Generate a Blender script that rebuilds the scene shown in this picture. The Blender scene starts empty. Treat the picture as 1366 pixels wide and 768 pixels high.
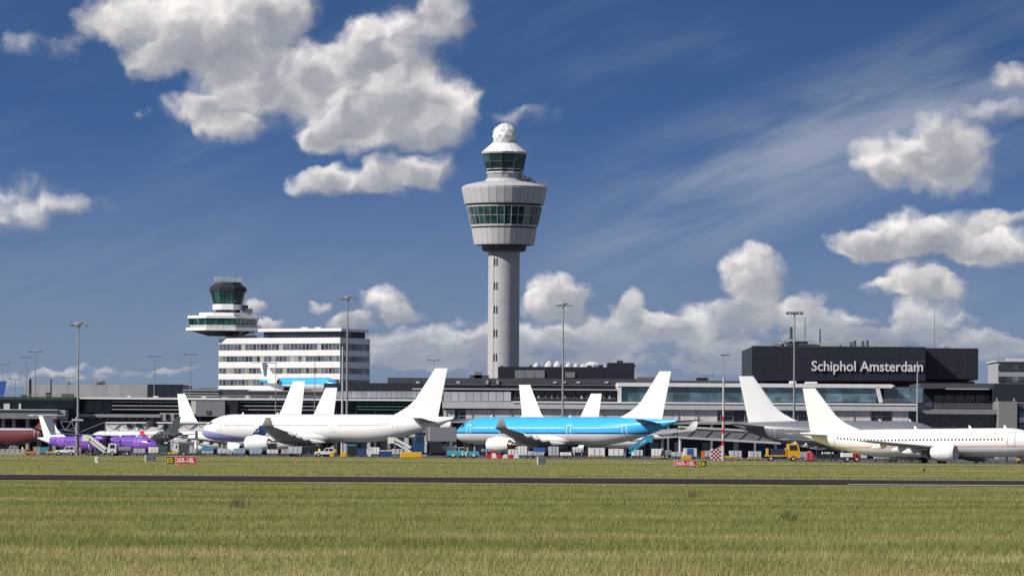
import bpy, bmesh, math, random
import numpy as np
from mathutils import Vector, Matrix
random.seed(7)
R = math.radians
C = bpy.context.scene.collection
SC = bpy.context.scene
# ------------------------------------------------------------------ camera
F = 6480.0          # focal length in photo pixels (photo 1366 px wide)
H = 1.53            # eye height in metres
HOR = 600.0         # horizon row at the photo's centre column
ROLL = 0.0061
cam = bpy.data.cameras.new('camera'); camo = bpy.data.objects.new('camera', cam); C.objects.link(camo)
cam.sensor_width = 36.0; cam.lens = 36.0 * F / 1366.0
cam.shift_y = (HOR - 384.0) / 1366.0
cam.clip_start = 1.0; cam.clip_end = 60000.0
camo.location = (0, 0, H)
camo.rotation_mode = 'QUATERNION'
camo.rotation_quaternion = (Matrix.Rotation(R(90), 4, 'X') @ Matrix.Rotation(math.atan(ROLL), 4, 'Z')).to_quaternion()
SC.camera = camo
cr, sr = math.cos(math.atan(ROLL)), math.sin(math.atan(ROLL))
def at(px, py, Y):
    """photo pixel -> point on the vertical plane at distance Y"""
    dx, dy = px - 683.0, py - HOR
    return Vector(((dx*cr + dy*sr) * Y / F, Y, H - (dy*cr - dx*sr) * Y / F))
def gx(px, Y): return at(px, 600, Y).x
# ------------------------------------------------------------------ render settings
SC.view_settings.view_transform = 'Standard'; SC.view_settings.look = 'None'
SC.view_settings.gamma = 1.0; SC.view_settings.exposure = 0.12; SC.view_settings.use_curve_mapping = False
SC.render.engine = 'CYCLES'
SC.cycles.use_denoising = True
SC.cycles.max_bounces = 5; SC.cycles.diffuse_bounces = 3; SC.cycles.glossy_bounces = 3
SC.cycles.transparent_max_bounces = 6; SC.cycles.transmission_bounces = 3
SC.cycles.caustics_reflective = False; SC.cycles.caustics_refractive = False
# ------------------------------------------------------------------ sun
SUN_AZ, SUN_EL = 64.0, 38.0          # degrees left of straight behind the camera, elevation
sv = Vector((-math.sin(R(SUN_AZ))*math.cos(R(SUN_EL)), -math.cos(R(SUN_AZ))*math.cos(R(SUN_EL)), math.sin(R(SUN_EL))))
sun = bpy.data.lights.new('sun', 'SUN'); suno = bpy.data.objects.new('sun', sun); C.objects.link(suno)
sun.energy = 4.8; sun.angle = R(0.53); sun.color = (1.0, 0.945, 0.87)
suno.rotation_euler = (-sv).to_track_quat('-Z', 'Y').to_euler()
suno.location = (-300, -100, 300)
# ------------------------------------------------------------------ sky with clouds (world)
W = bpy.data.worlds.new('World'); SC.world = W; W.use_nodes = True
nt = W.node_tree; nt.nodes.clear()
class NG:
    def __init__(s, nt): s.nt = nt
    def n(s, t, **k):
        nd = s.nt.nodes.new(t)
        for a, b in k.items(): setattr(nd, a, b)
        return nd
    def put(s, sock, v):
        if isinstance(v, bpy.types.NodeSocket): s.nt.links.new(v, sock)
        elif v is not None: sock.default_value = v
    def m(s, op, a, b=None, c=None, clamp=False):
        nd = s.n('ShaderNodeMath', operation=op, use_clamp=clamp)
        for i, v in enumerate((a, b, c)):
            if v is not None: s.put(nd.inputs[i], v)
        return nd.outputs[0]
    def vm(s, op, a, b=None, c=None):
        nd = s.n('ShaderNodeVectorMath', operation=op)
        for i, v in enumerate((a, b, c)):
            if v is not None: s.put(nd.inputs[i], v)
        return nd.outputs[1] if op in ('DOT_PRODUCT', 'LENGTH') else nd.outputs[0]
    def comb(s, x, y, z=0.0):
        nd = s.n('ShaderNodeCombineXYZ')
        for i, v in enumerate((x, y, z)): s.put(nd.inputs[i], v)
        return nd.outputs[0]
    def sep(s, v):
        nd = s.n('ShaderNodeSeparateXYZ'); s.put(nd.inputs[0], v); return nd.outputs
    def noise(s, vec, scale, detail=4.0, rough=0.55, dist=0.0):
        nd = s.n('ShaderNodeTexNoise'); s.put(nd.inputs['Vector'], vec)
        nd.inputs['Scale'].default_value = scale; nd.inputs['Detail'].default_value = detail
        nd.inputs['Roughness'].default_value = rough; nd.inputs['Distortion'].default_value = dist
        return nd.outputs
    def smooth(s, v, a, b, lo=0.0, hi=1.0, kind='SMOOTHSTEP'):
        nd = s.n('ShaderNodeMapRange', interpolation_type=kind)
        s.put(nd.inputs['Value'], v)
        for k, q in zip(('From Min', 'From Max', 'To Min', 'To Max'), (a, b, lo, hi)): s.put(nd.inputs[k], q)
        return nd.outputs[0]
    def ramp(s, fac, stops, interp='LINEAR'):
        nd = s.n('ShaderNodeValToRGB'); nd.color_ramp.interpolation = interp
        s.put(nd.inputs[0], fac); e = nd.color_ramp.elements
        while len(e) < len(stops): e.new(0.5)
        for q, (p, c) in zip(e, stops): q.position = p; q.color = (*c, 1) if len(c) == 3 else c
        return nd.outputs[0]
    def mix(s, fac, a, b, blend='MIX'):
        nd = s.n('ShaderNodeMix', data_type='RGBA', blend_type=blend)
        s.put(nd.inputs[0], fac)
        for i, v in ((6, a), (7, b)): s.put(nd.inputs[i], (*v, 1) if isinstance(v, tuple) and len(v) == 3 else v)
        return nd.outputs[2]
g = NG(nt)
gen = g.n('ShaderNodeTexCoord').outputs['Generated']
dx, dy, dz = g.sep(gen)
az = g.m('ARCTAN2', dx, dy)
hyp = g.m('SQRT', g.m('MULTIPLY_ADD', dx, dx, g.m('MULTIPLY', dy, dy)))
el = g.m('ARCTAN2', dz, hyp)
KU = F / 1000.0
U = g.m('MULTIPLY', az, KU); V = g.m('MULTIPLY', el, KU)
uv = g.comb(U, V)
# blue sky: Nishita; the clear polar air deepens quickly with height above the horizon
elx = g.m('MINIMUM', g.m('MULTIPLY_ADD', g.m('MAXIMUM', el, 0.0), 6.0, 0.10), 1.45)
sdir = g.comb(g.m('MULTIPLY', g.m('SINE', az), g.m('COSINE', elx)),
              g.m('MULTIPLY', g.m('COSINE', az), g.m('COSINE', elx)), g.m('SINE', elx))
sky = g.n('ShaderNodeTexSky'); sky.sky_type = 'NISHITA'; sky.sun_disc = False
sky.sun_elevation = R(SUN_EL)
sky.sun_rotation = math.atan2(sv.x, sv.y)
sky.air_density = 1.0; sky.dust_density = 0.4; sky.ozone_density = 2.2
g.put(sky.inputs[0], sdir)
SKYSTR = 0.082
skyc = g.vm('SCALE', g.vm('MULTIPLY', sky.outputs[0], (0.57, 0.81, 1.10))); skyc.node.inputs['Scale'].default_value = SKYSTR
# cumulus: lumps placed by bearing and height (units of photo pixels / 1000)
BL = [ # cx, cy, rx, ry
 (150,30,50,38),(230,45,85,58),(310,35,95,64),(375,18,52,55),(215,88,48,24),(300,85,60,30),
 (262,150,50,22),(320,140,70,48),(310,175,40,18),(372,112,60,42),(430,85,38,36),(445,140,62,50),
 (505,120,62,55),(545,55,72,45),(598,18,38,38),(482,58,34,42),(560,140,72,55),(602,160,40,45),(505,182,92,33),(445,188,48,24),
 (420,246,38,18),(470,244,50,20),(530,238,50,26),(575,232,36,24),
 (1185,215,42,33),(1245,192,50,40),(1290,205,42,33),(1240,232,88,22),
 (1150,325,42,22),(1205,310,58,30),(1275,312,58,28),(1330,335,55,22),(1240,337,118,15),
 (1215,378,42,22),(1250,386,42,18),(1172,385,30,10,.6),
 (1350,103,30,22),(1350,155,66,17,.6),(1352,300,38,14,.75),
 (1003,362,40,32),(1006,398,33,30),
 (745,393,40,26),(768,405,28,22),(730,410,32,18),
 (515,408,34,22),(538,418,25,14),(465,432,32,11),(427,408,15,7,.7),(352,428,26,9),(338,406,16,10),
 (950,430,55,26),(1012,432,42,24),(838,410,20,32),(862,436,46,24),
 (1070,422,32,27),(1110,442,56,22),(1162,456,44,13),(1240,428,54,24),(1212,446,44,16),(1295,456,48,18),
 (620,456,76,26),(700,462,95,28),(785,452,85,28),(566,464,76,28),(885,472,95,24),(512,474,66,26),(985,474,66,22),(1330,470,60,16),(650,490,120,14),(850,492,120,14),(440,486,90,12),(130,500,60,9),(40,502,60,8),(250,502,50,7),
 (40,272,76,30,.46),(95,270,62,14,.42),(18,296,50,22,.44),(30,65,30,14,.45),(185,158,11,9,.5),(705,158,46,13,.42),(1270,255,60,14,.45),(88,66,26,16,.35)]
Ldir = Vector((-0.52, 0.85, 0)).normalized()
n_w = g.noise(uv, 16.0, 2.0, 0.5)
warp = g.vm('MULTIPLY_ADD', n_w[1], (0.06, 0.045, 0), (-0.03, -0.0225, 0))
n_w2 = g.noise(uv, 50.0, 3.0, 0.5)
warp2 = g.vm('MULTIPLY_ADD', n_w2[1], (0.024, 0.02, 0), (-0.012, -0.01, 0))
p = g.vm('ADD', g.vm('ADD', uv, warp), warp2)
Fs = None; Ss = None
for (cx, cy, rx, ry, *wt) in BL:
    wt = wt[0] if wt else 1.0; kk = 1.29 if wt < 1 or cy > 270 else 1.22
    du, dv = cx - 683.0, 600.0 - cy
    u0, v0 = (du - dv*ROLL)/1000.0, (dv + du*ROLL)/1000.0
    ix, iy = 1000.0/(rx*kk), 1000.0/(ry*kk)
    q = g.vm('MULTIPLY_ADD', p, (ix, iy, 0), (-u0*ix, -v0*iy, 0))
    d2 = g.vm('DOT_PRODUCT', q, q)
    w = g.m('SUBTRACT', 1.0, d2, clamp=True) if wt == 1.0 else g.m('MULTIPLY_ADD', d2, -wt, wt, clamp=True)
    ld = g.vm('DOT_PRODUCT', q, tuple(Ldir))
    Fs = w if Fs is None else g.m('ADD', Fs, w)
    Ss = g.m('MULTIPLY', ld, w) if Ss is None else g.m('MULTIPLY_ADD', ld, w, Ss)
# the same broken cloud field carries on all round, outside these lumps
lowv = g.comb(g.m('MULTIPLY', U, 1.0), g.m('MULTIPLY', V, 2.0))
nlow = g.noise(lowv, 1.6, 4.0, 0.55)[0]
outm = g.m('MAXIMUM', g.smooth(g.m('ABSOLUTE', U), 0.72, 1.1), g.smooth(V, 0.62, 0.95))
fgen = g.m('MULTIPLY', outm, g.smooth(nlow, 0.50, 0.66, 0.0, 1.5))
Fs = g.m('ADD', Fs, fgen)
far = g.smooth(V, 0.24, 0.10)
nb = g.noise(g.vm('MULTIPLY', uv, (1.0, 2.2, 1.0)), 13.0, 3.0, 0.55)[0]
Fs = g.m('MULTIPLY', Fs, g.m('SUBTRACT', 1.0, g.m('MULTIPLY', far, g.smooth(nb, 0.56, 0.40, 0.0, 0.72))))
nf = g.noise(p, 28.0, 5.0, 0.53)[0]
pl = g.vm('ADD', p, tuple(Ldir*0.010))
nfl = g.noise(pl, 28.0, 5.0, 0.53)[0]
dens = g.m('MULTIPLY_ADD', g.m('MULTIPLY_ADD', nf, 1.15, -0.575), g.smooth(Fs, 0.0, 0.3), Fs)
soft = g.smooth(V, 0.15, 0.40, 0.48, 0.95, 'LINEAR')
wisp = g.noise(g.vm('MULTIPLY', uv, (1, 1.6, 1)), 9.0, 4.0, 0.6)[0]
soft = g.m('MULTIPLY_ADD', wisp, 0.5, g.m('SUBTRACT', soft, 0.22))
ball = g.m('DIVIDE', Ss, g.m('MAXIMUM', Fs, 0.25))
soft = g.m('MULTIPLY_ADD', g.m('MULTIPLY', ball, -1.0, clamp=True), 0.8, soft)
alpha = g.smooth(dens, 0.04, g.m('ADD', soft, 0.22))
tone = g.m('MULTIPLY_ADD', ball, 0.54, 0.55)
tone = g.m('ADD', tone, g.m('MULTIPLY', g.m('SUBTRACT', nf, nfl), 0.55))
nm = g.noise(p, 9.0, 2.5, 0.5)[0]; nml = g.noise(g.vm('ADD', p, tuple(Ldir*0.032)), 9.0, 2.5, 0.5)[0]
tone = g.m('ADD', tone, g.m('MULTIPLY', g.m('SUBTRACT', nm, nml), 1.5))
tone = g.m('SUBTRACT', tone, g.m('MULTIPLY', g.smooth(Fs, 0.8, 2.2), 0.24))
tone = g.m('ADD', tone, g.m('MULTIPLY_ADD', wisp, 0.5, -0.25))
# low clouds far off are greyer
tone = g.m('ADD', tone, g.m('MULTIPLY', far, g.m('MULTIPLY_ADD', nb, 1.3, -0.80)))
ccol = g.ramp(tone, [(0.0, (.26,.28,.335)), (0.35, (.36,.37,.41)), (0.62, (.56,.55,.56)), (0.85, (.82,.78,.76)), (1.0, (.95,.91,.87))])
ccol = g.mix(g.m('MULTIPLY', far, 0.42), ccol, (.33,.36,.42))
# cirrus streaks climbing to the right
rot = g.n('ShaderNodeMapping'); g.put(rot.inputs[0], uv)
rot.inputs['Rotation'].default_value = (0, 0, R(-20)); rot.inputs['Scale'].default_value = (1, 1, 1)
rv = g.vm('MULTIPLY', rot.outputs[0], (1.0, 5.0, 1.0))
c1 = g.noise(rv, 2.6, 5.0, 0.58, 0.3)[0]
c2 = g.noise(uv, 2.2, 2.0, 0.5)[0]
cir = g.m('MULTIPLY', g.smooth(c1, 0.44, 0.74), g.smooth(c2, 0.36, 0.60))
rx_, ry_, _ = g.sep(rot.outputs[0])
# one broad veil: line from (700,330) to (1366,90) of the photo's bearings
veil = g.m('SUBTRACT', 1.0, g.m('MULTIPLY', g.m('ABSOLUTE', g.m('SUBTRACT', ry_, 0.235)), 8.0), clamp=True)
veil = g.m('MULTIPLY', veil, g.m('MULTIPLY', g.smooth(c1, 0.30, 0.72), g.smooth(U, -0.05, 0.30)))
cir = g.m('MAXIMUM', g.m('MULTIPLY', cir, 0.10), g.m('MULTIPLY', veil, 0.60))
cir = g.m('MULTIPLY', cir, g.smooth(V, 0.02, 0.2))
lowh = g.smooth(V, 0.46, 0.04, 0.0, 0.85)
sky2 = g.mix(cir, g.mix(lowh, skyc, (.20,.245,.325)), (.46,.49,.55))
alpha = g.m('MULTIPLY', alpha, g.m('MULTIPLY_ADD', far, -0.36, 1.0))
fin = g.mix(alpha, sky2, ccol)
bg = g.n('ShaderNodeBackground'); g.put(bg.inputs[0], fin); bg.inputs[1].default_value = 1.0
wo = g.n('ShaderNodeOutputWorld'); nt.links.new(bg.outputs[0], wo.inputs[0])
W.cycles.sampling_method = 'MANUAL'; W.cycles.sample_map_resolution = 512
# ================================================================== helpers
def lin(c): return tuple(((v/255.0)/12.92 if v/255.0 <= 0.04045 else ((v/255.0+0.055)/1.055)**2.4) for v in c)
MATS = {}
def mat(name, col, rough=0.6, metal=0.0, var=0.12, scale=0.6, spec=0.5, streak=0.0, coat=0.0, rnd=0.0):
    """principled surface with broad mottling, faint vertical run-off streaks and optional per-object tone"""
    if name in MATS: return MATS[name]
    m = bpy.data.materials.new(name); m.use_nodes = True; t = m.node_tree; t.nodes.clear(); q = NG(t)
    pos = q.n('ShaderNodeNewGeometry').outputs['Position']
    n1 = q.noise(pos, scale, 5.0, 0.6)[0]
    f = q.m('MULTIPLY_ADD', n1, 2*var, 1.0 - var)
    if streak:
        n2 = q.noise(q.vm('MULTIPLY', pos, (1.6, 1.6, 0.07)), 1.0, 4.0, 0.65)[0]
        f = q.m('MULTIPLY', f, q.smooth(n2, 0.35, 0.75, 1.0, 1.0-streak))
    if rnd:
        rr = q.n('ShaderNodeObjectInfo').outputs['Random']
        f = q.m('MULTIPLY', f, q.m('MULTIPLY_ADD', rr, 2*rnd, 1.0-rnd))
    c = q.vm('SCALE', (*col,)); q.put(c.node.inputs['Scale'], f)
    b = q.n('ShaderNodeBsdfPrincipled'); q.put(b.inputs['Base Color'], c)
    q.put(b.inputs['Roughness'], q.m('MULTIPLY_ADD', n1, 0.16, rough-0.08, clamp=True))
    b.inputs['Metallic'].default_value = metal; b.inputs['Specular IOR Level'].default_value = spec
    b.inputs['Coat Weight'].default_value = coat
    o = q.n('ShaderNodeOutputMaterial'); t.links.new(b.outputs[0], o.inputs[0])
    MATS[name] = m; return m
def glass(name, col, rough=0.08, rnd=0.5, spec=0.8):
    """dark reflective window glass, each pane a little different (blinds and rooms behind it)"""
    if name in MATS: return MATS[name]
    m = bpy.data.materials.new(name); m.use_nodes = True; t = m.node_tree; t.nodes.clear(); q = NG(t)
    pos = q.n('ShaderNodeNewGeometry').outputs['Position']
    n1 = q.noise(q.vm('MULTIPLY', pos, (0.35, 0.35, 0.5)), 1.0, 3.0, 0.6)[0]
    rr = q.n('ShaderNodeObjectInfo').outputs['Random']
    f = q.m('MULTIPLY', q.m('MULTIPLY_ADD', rr, 2*rnd, 1.0-rnd), q.smooth(n1, 0.3, 0.7, 0.5, 1.5))
    c = q.vm('SCALE', (*col,)); q.put(c.node.inputs['Scale'], f)
    b = q.n('ShaderNodeBsdfPrincipled'); q.put(b.inputs['Base Color'], c)
    b.inputs['Roughness'].default_value = rough; b.inputs['Specular IOR Level'].default_value = spec
    bm = q.n('ShaderNodeBump'); bm.inputs['Strength'].default_value = 0.02; bm.inputs['Distance'].default_value = 0.3
    q.put(bm.inputs['Height'], q.noise(pos, 0.5, 2.0)[0]); t.links.new(bm.outputs[0], b.inputs['Normal'])
    o = q.n('ShaderNodeOutputMaterial'); t.links.new(b.outputs[0], o.inputs[0])
    MATS[name] = m; return m

class MB:
    """collects shapes; build() links them as ONE mesh object"""
    def __init__(s): s.v = []; s.f = []
    def add(s, vs, fs):
        o = len(s.v); s.v += [tuple(q) for q in vs]; s.f += [tuple(i+o for i in f) for f in fs]; return s
    def box(s, x0, x1, y0, y1, z0, z1):
        vs = [(x0,y0,z0),(x1,y0,z0),(x1,y1,z0),(x0,y1,z0),(x0,y0,z1),(x1,y0,z1),(x1,y1,z1),(x0,y1,z1)]
        return s.add(vs, [(0,3,2,1),(4,5,6,7),(0,1,5,4),(1,2,6,5),(2,3,7,6),(3,0,4,7)])
    def hexa(s, b, t):      # bottom quad, top quad (ccw from above)
        return s.add(list(b)+list(t), [(3,2,1,0),(4,5,6,7),(0,1,5,4),(1,2,6,5),(2,3,7,6),(3,0,4,7)])
    def prism(s, poly, y0, y1):      # poly of (x,z), extruded in y
        n = len(poly)
        vs = [(x, y0, z) for x, z in poly] + [(x, y1, z) for x, z in poly]
        fs = [tuple(range(n)), tuple(range(2*n-1, n-1, -1))] + [(i, i+n, (i+1) % n + n, (i+1) % n) for i in range(n)]
        return s.add(vs, fs)
    def tube(s, a, b, r0, r1=None, n=8, cap=True):
        a, b = Vector(a), Vector(b); r1 = r0 if r1 is None else r1
        d = (b-a).normalized(); u = d.orthogonal().normalized(); w = d.cross(u)
        vs = [a + (u*math.cos(2*math.pi*i/n) + w*math.sin(2*math.pi*i/n))*r0 for i in range(n)]
        vs += [b + (u*math.cos(2*math.pi*i/n) + w*math.sin(2*math.pi*i/n))*r1 for i in range(n)]
        fs = [(i, (i+1) % n, (i+1) % n+n, i+n) for i in range(n)]
        if cap: fs += [tuple(range(n-1, -1, -1)), tuple(range(n, 2*n))]
        return s.add(vs, fs)
    def bar(s, a, b, w, h=None):
        a, b = Vector(a), Vector(b); h = w if h is None else h
        d = (b-a).normalized(); up = Vector((0,0,1)) if abs(d.z) < 0.95 else Vector((0,1,0))
        u = d.cross(up).normalized()*w/2; k = u.cross(d).normalized()*h/2
        q = [a-u-k, a+u-k, a+u+k, a-u+k, b-u-k, b+u-k, b+u+k, b-u+k]
        return s.add(q, [(0,3,2,1),(4,5,6,7),(0,1,5,4),(1,2,6,5),(2,3,7,6),(3,0,4,7)])
    def lathe(s, prof, n, c=(0,0,0), axis='z', ph=0.0, cap=True):
        vs = []; c = Vector(c)
        for (r, h) in prof:
            for i in range(n):
                a = ph + 2*math.pi*i/n
                vs.append(c + (Vector((r*math.cos(a), r*math.sin(a), h)) if axis == 'z' else Vector((h, r*math.cos(a), r*math.sin(a)))))
        fs = [(k*n+i, k*n+(i+1) % n, (k+1)*n+(i+1) % n, (k+1)*n+i) for k in range(len(prof)-1) for i in range(n)]
        if cap:
            fs.append(tuple(range(n-1, -1, -1))); fs.append(tuple(range((len(prof)-1)*n, len(prof)*n)))
        return s.add(vs, fs)
    def loft(s, rings, cap=True):
        n = len(rings[0]); vs = [q for r in rings for q in r]
        fs = [(k*n+i, k*n+(i+1) % n, (k+1)*n+(i+1) % n, (k+1)*n+i) for k in range(len(rings)-1) for i in range(n)]
        if cap: fs += [tuple(range(n-1, -1, -1)), tuple(range((len(rings)-1)*n, len(rings)*n))]
        return s.add(vs, fs)
    def build(s, name, m, parent=None, world=True, smooth=False, loc=None, bevel=0.0):
        off = Vector((0,0,0))
        if parent is not None and world:
            q = parent
            while q is not None: off += q.location; q = q.parent
        if loc is not None: off = off + Vector(loc) if world else Vector(loc)
        me = bpy.data.meshes.new(name)
        me.from_pydata([(x-off.x, y-off.y, z-off.z) for x, y, z in s.v] if off.length else s.v, [], s.f)
        bm = bmesh.new(); bm.from_mesh(me); bmesh.ops.recalc_face_normals(bm, faces=bm.faces)
        if bevel: bmesh.ops.bevel(bm, geom=list(bm.edges), offset=bevel, segments=1, affect='EDGES', clamp_overlap=True)
        bm.to_mesh(me); bm.free()
        me.materials.append(m)
        if smooth:
            for pl_ in me.polygons: pl_.use_smooth = True
            try: me.set_sharp_from_angle(angle=R(38))
            except Exception: pass
        o = bpy.data.objects.new(name, me); C.objects.link(o)
        if parent is not None: o.parent = parent
        if loc is not None: o.location = loc
        return o
def tag(o, label=None, cat=None, group=None, kind=None):
    if label: o['label'] = label
    if cat: o['category'] = cat
    if group: o['group'] = group
    if kind: o['kind'] = kind
    return o
def thing(name, label, cat, loc=(0,0,0), rz=0.0, group=None):
    o = bpy.data.objects.new(name, None); C.objects.link(o); o.empty_display_size = 0.5
    o.location = loc; o.rotation_euler = (0, 0, rz)
    return tag(o, label, cat, group)
def dup(root, loc, rz=0.0, label=None, group=None, scale=None):
    def cp(o, par):
        c = o.copy(); C.objects.link(c); c.parent = par
        for ch in o.children: cp(ch, c)
        return c
    r = cp(root, None); r.location = loc; r.rotation_euler = (0, 0, rz)
    if scale: r.scale = scale
    if label: r['label'] = label
    if group: r['group'] = group
    return r
def inst(o, parent, loc, rz=0.0):
    c = o.copy(); C.objects.link(c); c.parent = parent; c.location = loc; c.rotation_euler = (0, 0, rz); return c
def stuff(o): o['kind'] = 'stuff'; return o
def pr(x0, x1, y0, y1, Y):
    """pixel rectangle at distance Y -> X0, X1, Ztop, Zbottom"""
    cx, cy = (x0+x1)/2, (y0+y1)/2
    return at(x0, cy, Y).x, at(x1, cy, Y).x, at(cx, y0, Y).z, at(cx, y1, Y).z
def pbox(mb, x0, x1, y0, y1, Y, d, z0=None):
    a, b, zt, zb = pr(x0, x1, y0, y1, Y)
    mb.box(a, b, Y, Y+d, zb if z0 is None else z0, zt); return mb
# ------------------------------------------------------------------ palette
white = mat('white_paint', (.80,.80,.79), .38, var=.04, scale=.25, coat=.2)
fuswhite = mat('aircraft_white', (.82,.815,.80), .28, var=.035, scale=.35, streak=.06, coat=.3)
wallwhite = mat('white_cladding', (.83,.83,.82), .55, var=.06, scale=.2, streak=.12)
cream = mat('cream_panel', (.68,.65,.605), .7, var=.08, scale=.15, streak=.15, rnd=.10)
concrete = mat('concrete_grey', (.40,.39,.37), .8, var=.12, scale=.3, streak=.2)
midgrey = mat('mid_grey_metal', (.24,.245,.26), .55, var=.1, scale=.4, streak=.1)
palegrey = mat('pale_grey_cladding', (.56,.565,.575), .55, var=.06, scale=.2, streak=.1)
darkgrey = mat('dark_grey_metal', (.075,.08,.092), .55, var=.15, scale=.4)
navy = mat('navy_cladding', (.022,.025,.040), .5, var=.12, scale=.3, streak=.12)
dknavy = mat('dark_cladding_and_shade', (.020,.021,.030), .55, var=.15, scale=.3)
black = mat('black_rubber', (.018,.018,.02), .7, var=.2)
steel = mat('galvanised_steel', (.34,.345,.35), .5, .3, var=.12, scale=1.0)
paleste = mat('pale_steel', (.52,.53,.53), .5, .1, var=.1, scale=1.0)
yellow = mat('yellow_paint', (.72,.40,.02), .5, var=.1, scale=1.5)
orange = mat('orange_paint', (.75,.20,.03), .5, var=.1, scale=1.5)
red = mat('red_paint', (.62,.02,.03), .5, var=.1, scale=1.5)
turq = mat('turquoise_paint', (.04,.34,.55), .45, var=.1, scale=1.0)
bluep = mat('deep_blue_paint', (.02,.06,.22), .5, var=.15, scale=1.0)
midblue = mat('mid_blue_paint', (.03,.13,.45), .5, var=.12, scale=1.0)
green = mat('dark_green_canvas', (.03,.10,.05), .8, var=.2, scale=1.0)
alu = mat('aluminium_container', (.62,.63,.65), .45, .1, var=.12, scale=.8, rnd=.18)
tarp = mat('white_tarpaulin', (.82,.81,.79), .7, var=.08, scale=.8, rnd=.08)
gteal = glass('teal_glass', (.022,.072,.070), .06, .6)
gdark = glass('dark_glass', (.012,.016,.022), .08, .5)
gblue = glass('blue_glass', (.09,.155,.185), .05, .45, 1.0)
ggreen = glass('green_glass', (.010,.032,.030), .1, .4)
goffice = glass('office_glass', (.075,.085,.10), .1, .75)
# ================================================================== ground
def grass_mat(name, blades):
    m = bpy.data.materials.new(name); m.use_nodes = True; t = m.node_tree; t.nodes.clear(); q = NG(t)
    ge = q.n('ShaderNodeNewGeometry'); pos = ge.outputs['Position']
    band = q.noise(q.vm('MULTIPLY', pos, (0.012, 0.11, 0)), 1.0, 4.0, 0.6)[0]
    patch = q.noise(q.vm('MULTIPLY', pos, (0.5, 0.25, 0)), 1.0, 4.0, 0.65)[0]
    if blades:
        rr = ge.outputs['Random Per Island']
        z = q.sep(pos)[2]
        f = q.m('MULTIPLY_ADD', rr, 0.50, q.m('MULTIPLY_ADD', band, 1.5, q.m('MULTIPLY_ADD', patch, 0.8, -0.93)))
    else:
        fine = q.noise(q.vm('MULTIPLY', pos, (3.0, 1.2, 0)), 1.0, 5.0, 0.7)[0]
        f = q.m('MULTIPLY_ADD', fine, 0.50, q.m('MULTIPLY_ADD', band, 1.5, q.m('MULTIPLY_ADD', patch, 0.5, -0.78)))
    # the near rim of the field is drier and straw-coloured
    yy = q.sep(pos)[1]
    f = q.m('ADD', f, q.smooth(yy, 84.0, 66.0, 0.0, 0.13))
    f = q.m('ADD', f, q.smooth(yy, 270.0, 320.0, 0.0, 0.10))
    c = q.ramp(f, [(0.0, (.135,.180,.052)), (0.30, (.200,.232,.068)), (0.55, (.290,.285,.102)), (0.78, (.40,.355,.165)), (1.0, (.52,.45,.25))])
    b = q.n('ShaderNodeBsdfPrincipled'); q.put(b.inputs['Base Color'], c)
    b.inputs['Roughness'].default_value = 0.9; b.inputs['Specular IOR Level'].default_value = 0.08
    if blades:
        tr = q.n('ShaderNodeBsdfTranslucent'); q.put(tr.inputs[0], c)
        mx = q.n('ShaderNodeMixShader'); mx.inputs[0].default_value = 0.3
        t.links.new(b.outputs[0], mx.inputs[1]); t.links.new(tr.outputs[0], mx.inputs[2]); sh = mx.outputs[0]
    else: sh = b.outputs[0]
    o = q.n('ShaderNodeOutputMaterial'); t.links.new(sh, o.inputs[0]); MATS[name] = m; return m
gsoil = grass_mat('meadow', False); gblade = grass_mat('grass_blade', True)
S = 30000.0
mb = MB(); mb.add([(-S,-2000,0),(S,-2000,0),(S,S,0),(-S,S,0)], [(0,1,2,3)])
tag(mb.build('ground', gsoil), kind='structure')
asph = mat('asphalt', (.042,.038,.042), 1.0, var=.25, scale=.25, spec=.0)
asph2 = mat('taxiway_asphalt', (.085,.08,.075), 1.0, var=.2, scale=.2, spec=.05)
apr = mat('apron_concrete', (.115,.113,.110), .95, var=.2, scale=.08, spec=.05)
mark = mat('marking_white', (.75,.75,.73), .7, var=.15, scale=.6)
def sheet(name, pts, z, m):
    mb = MB(); mb.add([(x, y, z) for x, y in pts], [tuple(range(len(pts)))]); return tag(mb.build(name, m), kind='structure')
RY0, RY1 = 226.0, 268.0
sheet('runway', [(-900, RY0+4), (900, RY0-4), (900, RY1-4), (-900, RY1+4)], .03, asph)
sheet('runway_edge_line', [(15.5, RY0-3.5), (300, RY0-9), (300, RY0-3.6), (15.5, RY0-1)], .05, mark)
sheet('runway_edge_line', [(-900, RY1+0.5), (900, RY1-7.5), (900, RY1-6.6), (-900, RY1+1.4)], .036, mark)
sheet('taxiway', [(-900, 562), (-10, 552), (900, 470), (900, 490), (-10, 574), (-900, 586)], .02, asph2)
sheet('apron', [(-1500, 905), (-20, 902), (36, 800), (52, 690), (88, 650), (1500, 615), (1500, 2600), (-1500, 2600)], .012, apr)
# ================================================================== control tower
def lathe_panels(root, name, m, n, prof, c, gap=0.07, thick=0.25, ph=0.0):
    """a ring of n separate flat panels following prof [(r,z),...] (bottom to top)"""
    a = math.pi/n; mb = MB(); k = len(prof)
    vs = []
    for (r, z) in prof:
        t = math.tan(a)*r - gap/2
        vs += [(r, -t, z), (r, t, z), (r-thick, t-thick*math.tan(a)*.9, z), (r-thick, -t+thick*math.tan(a)*.9, z)]
    fs = []
    for i in range(k-1):
        o = 4*i
        fs += [(o,o+1,o+5,o+4),(o+1,o+2,o+6,o+5),(o+2,o+3,o+7,o+6),(o+3,o,o+4,o+7)]
    fs += [(3,2,1,0), (4*k-4,4*k-3,4*k-2,4*k-1)]
    mb.add(vs, fs)
    first = mb.build(name, m, root, world=False); first.location = c; first.rotation_euler = (0,0,ph)
    for i in range(1, n):
        inst(first, root, c, ph + 2*math.pi*i/n)
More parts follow.
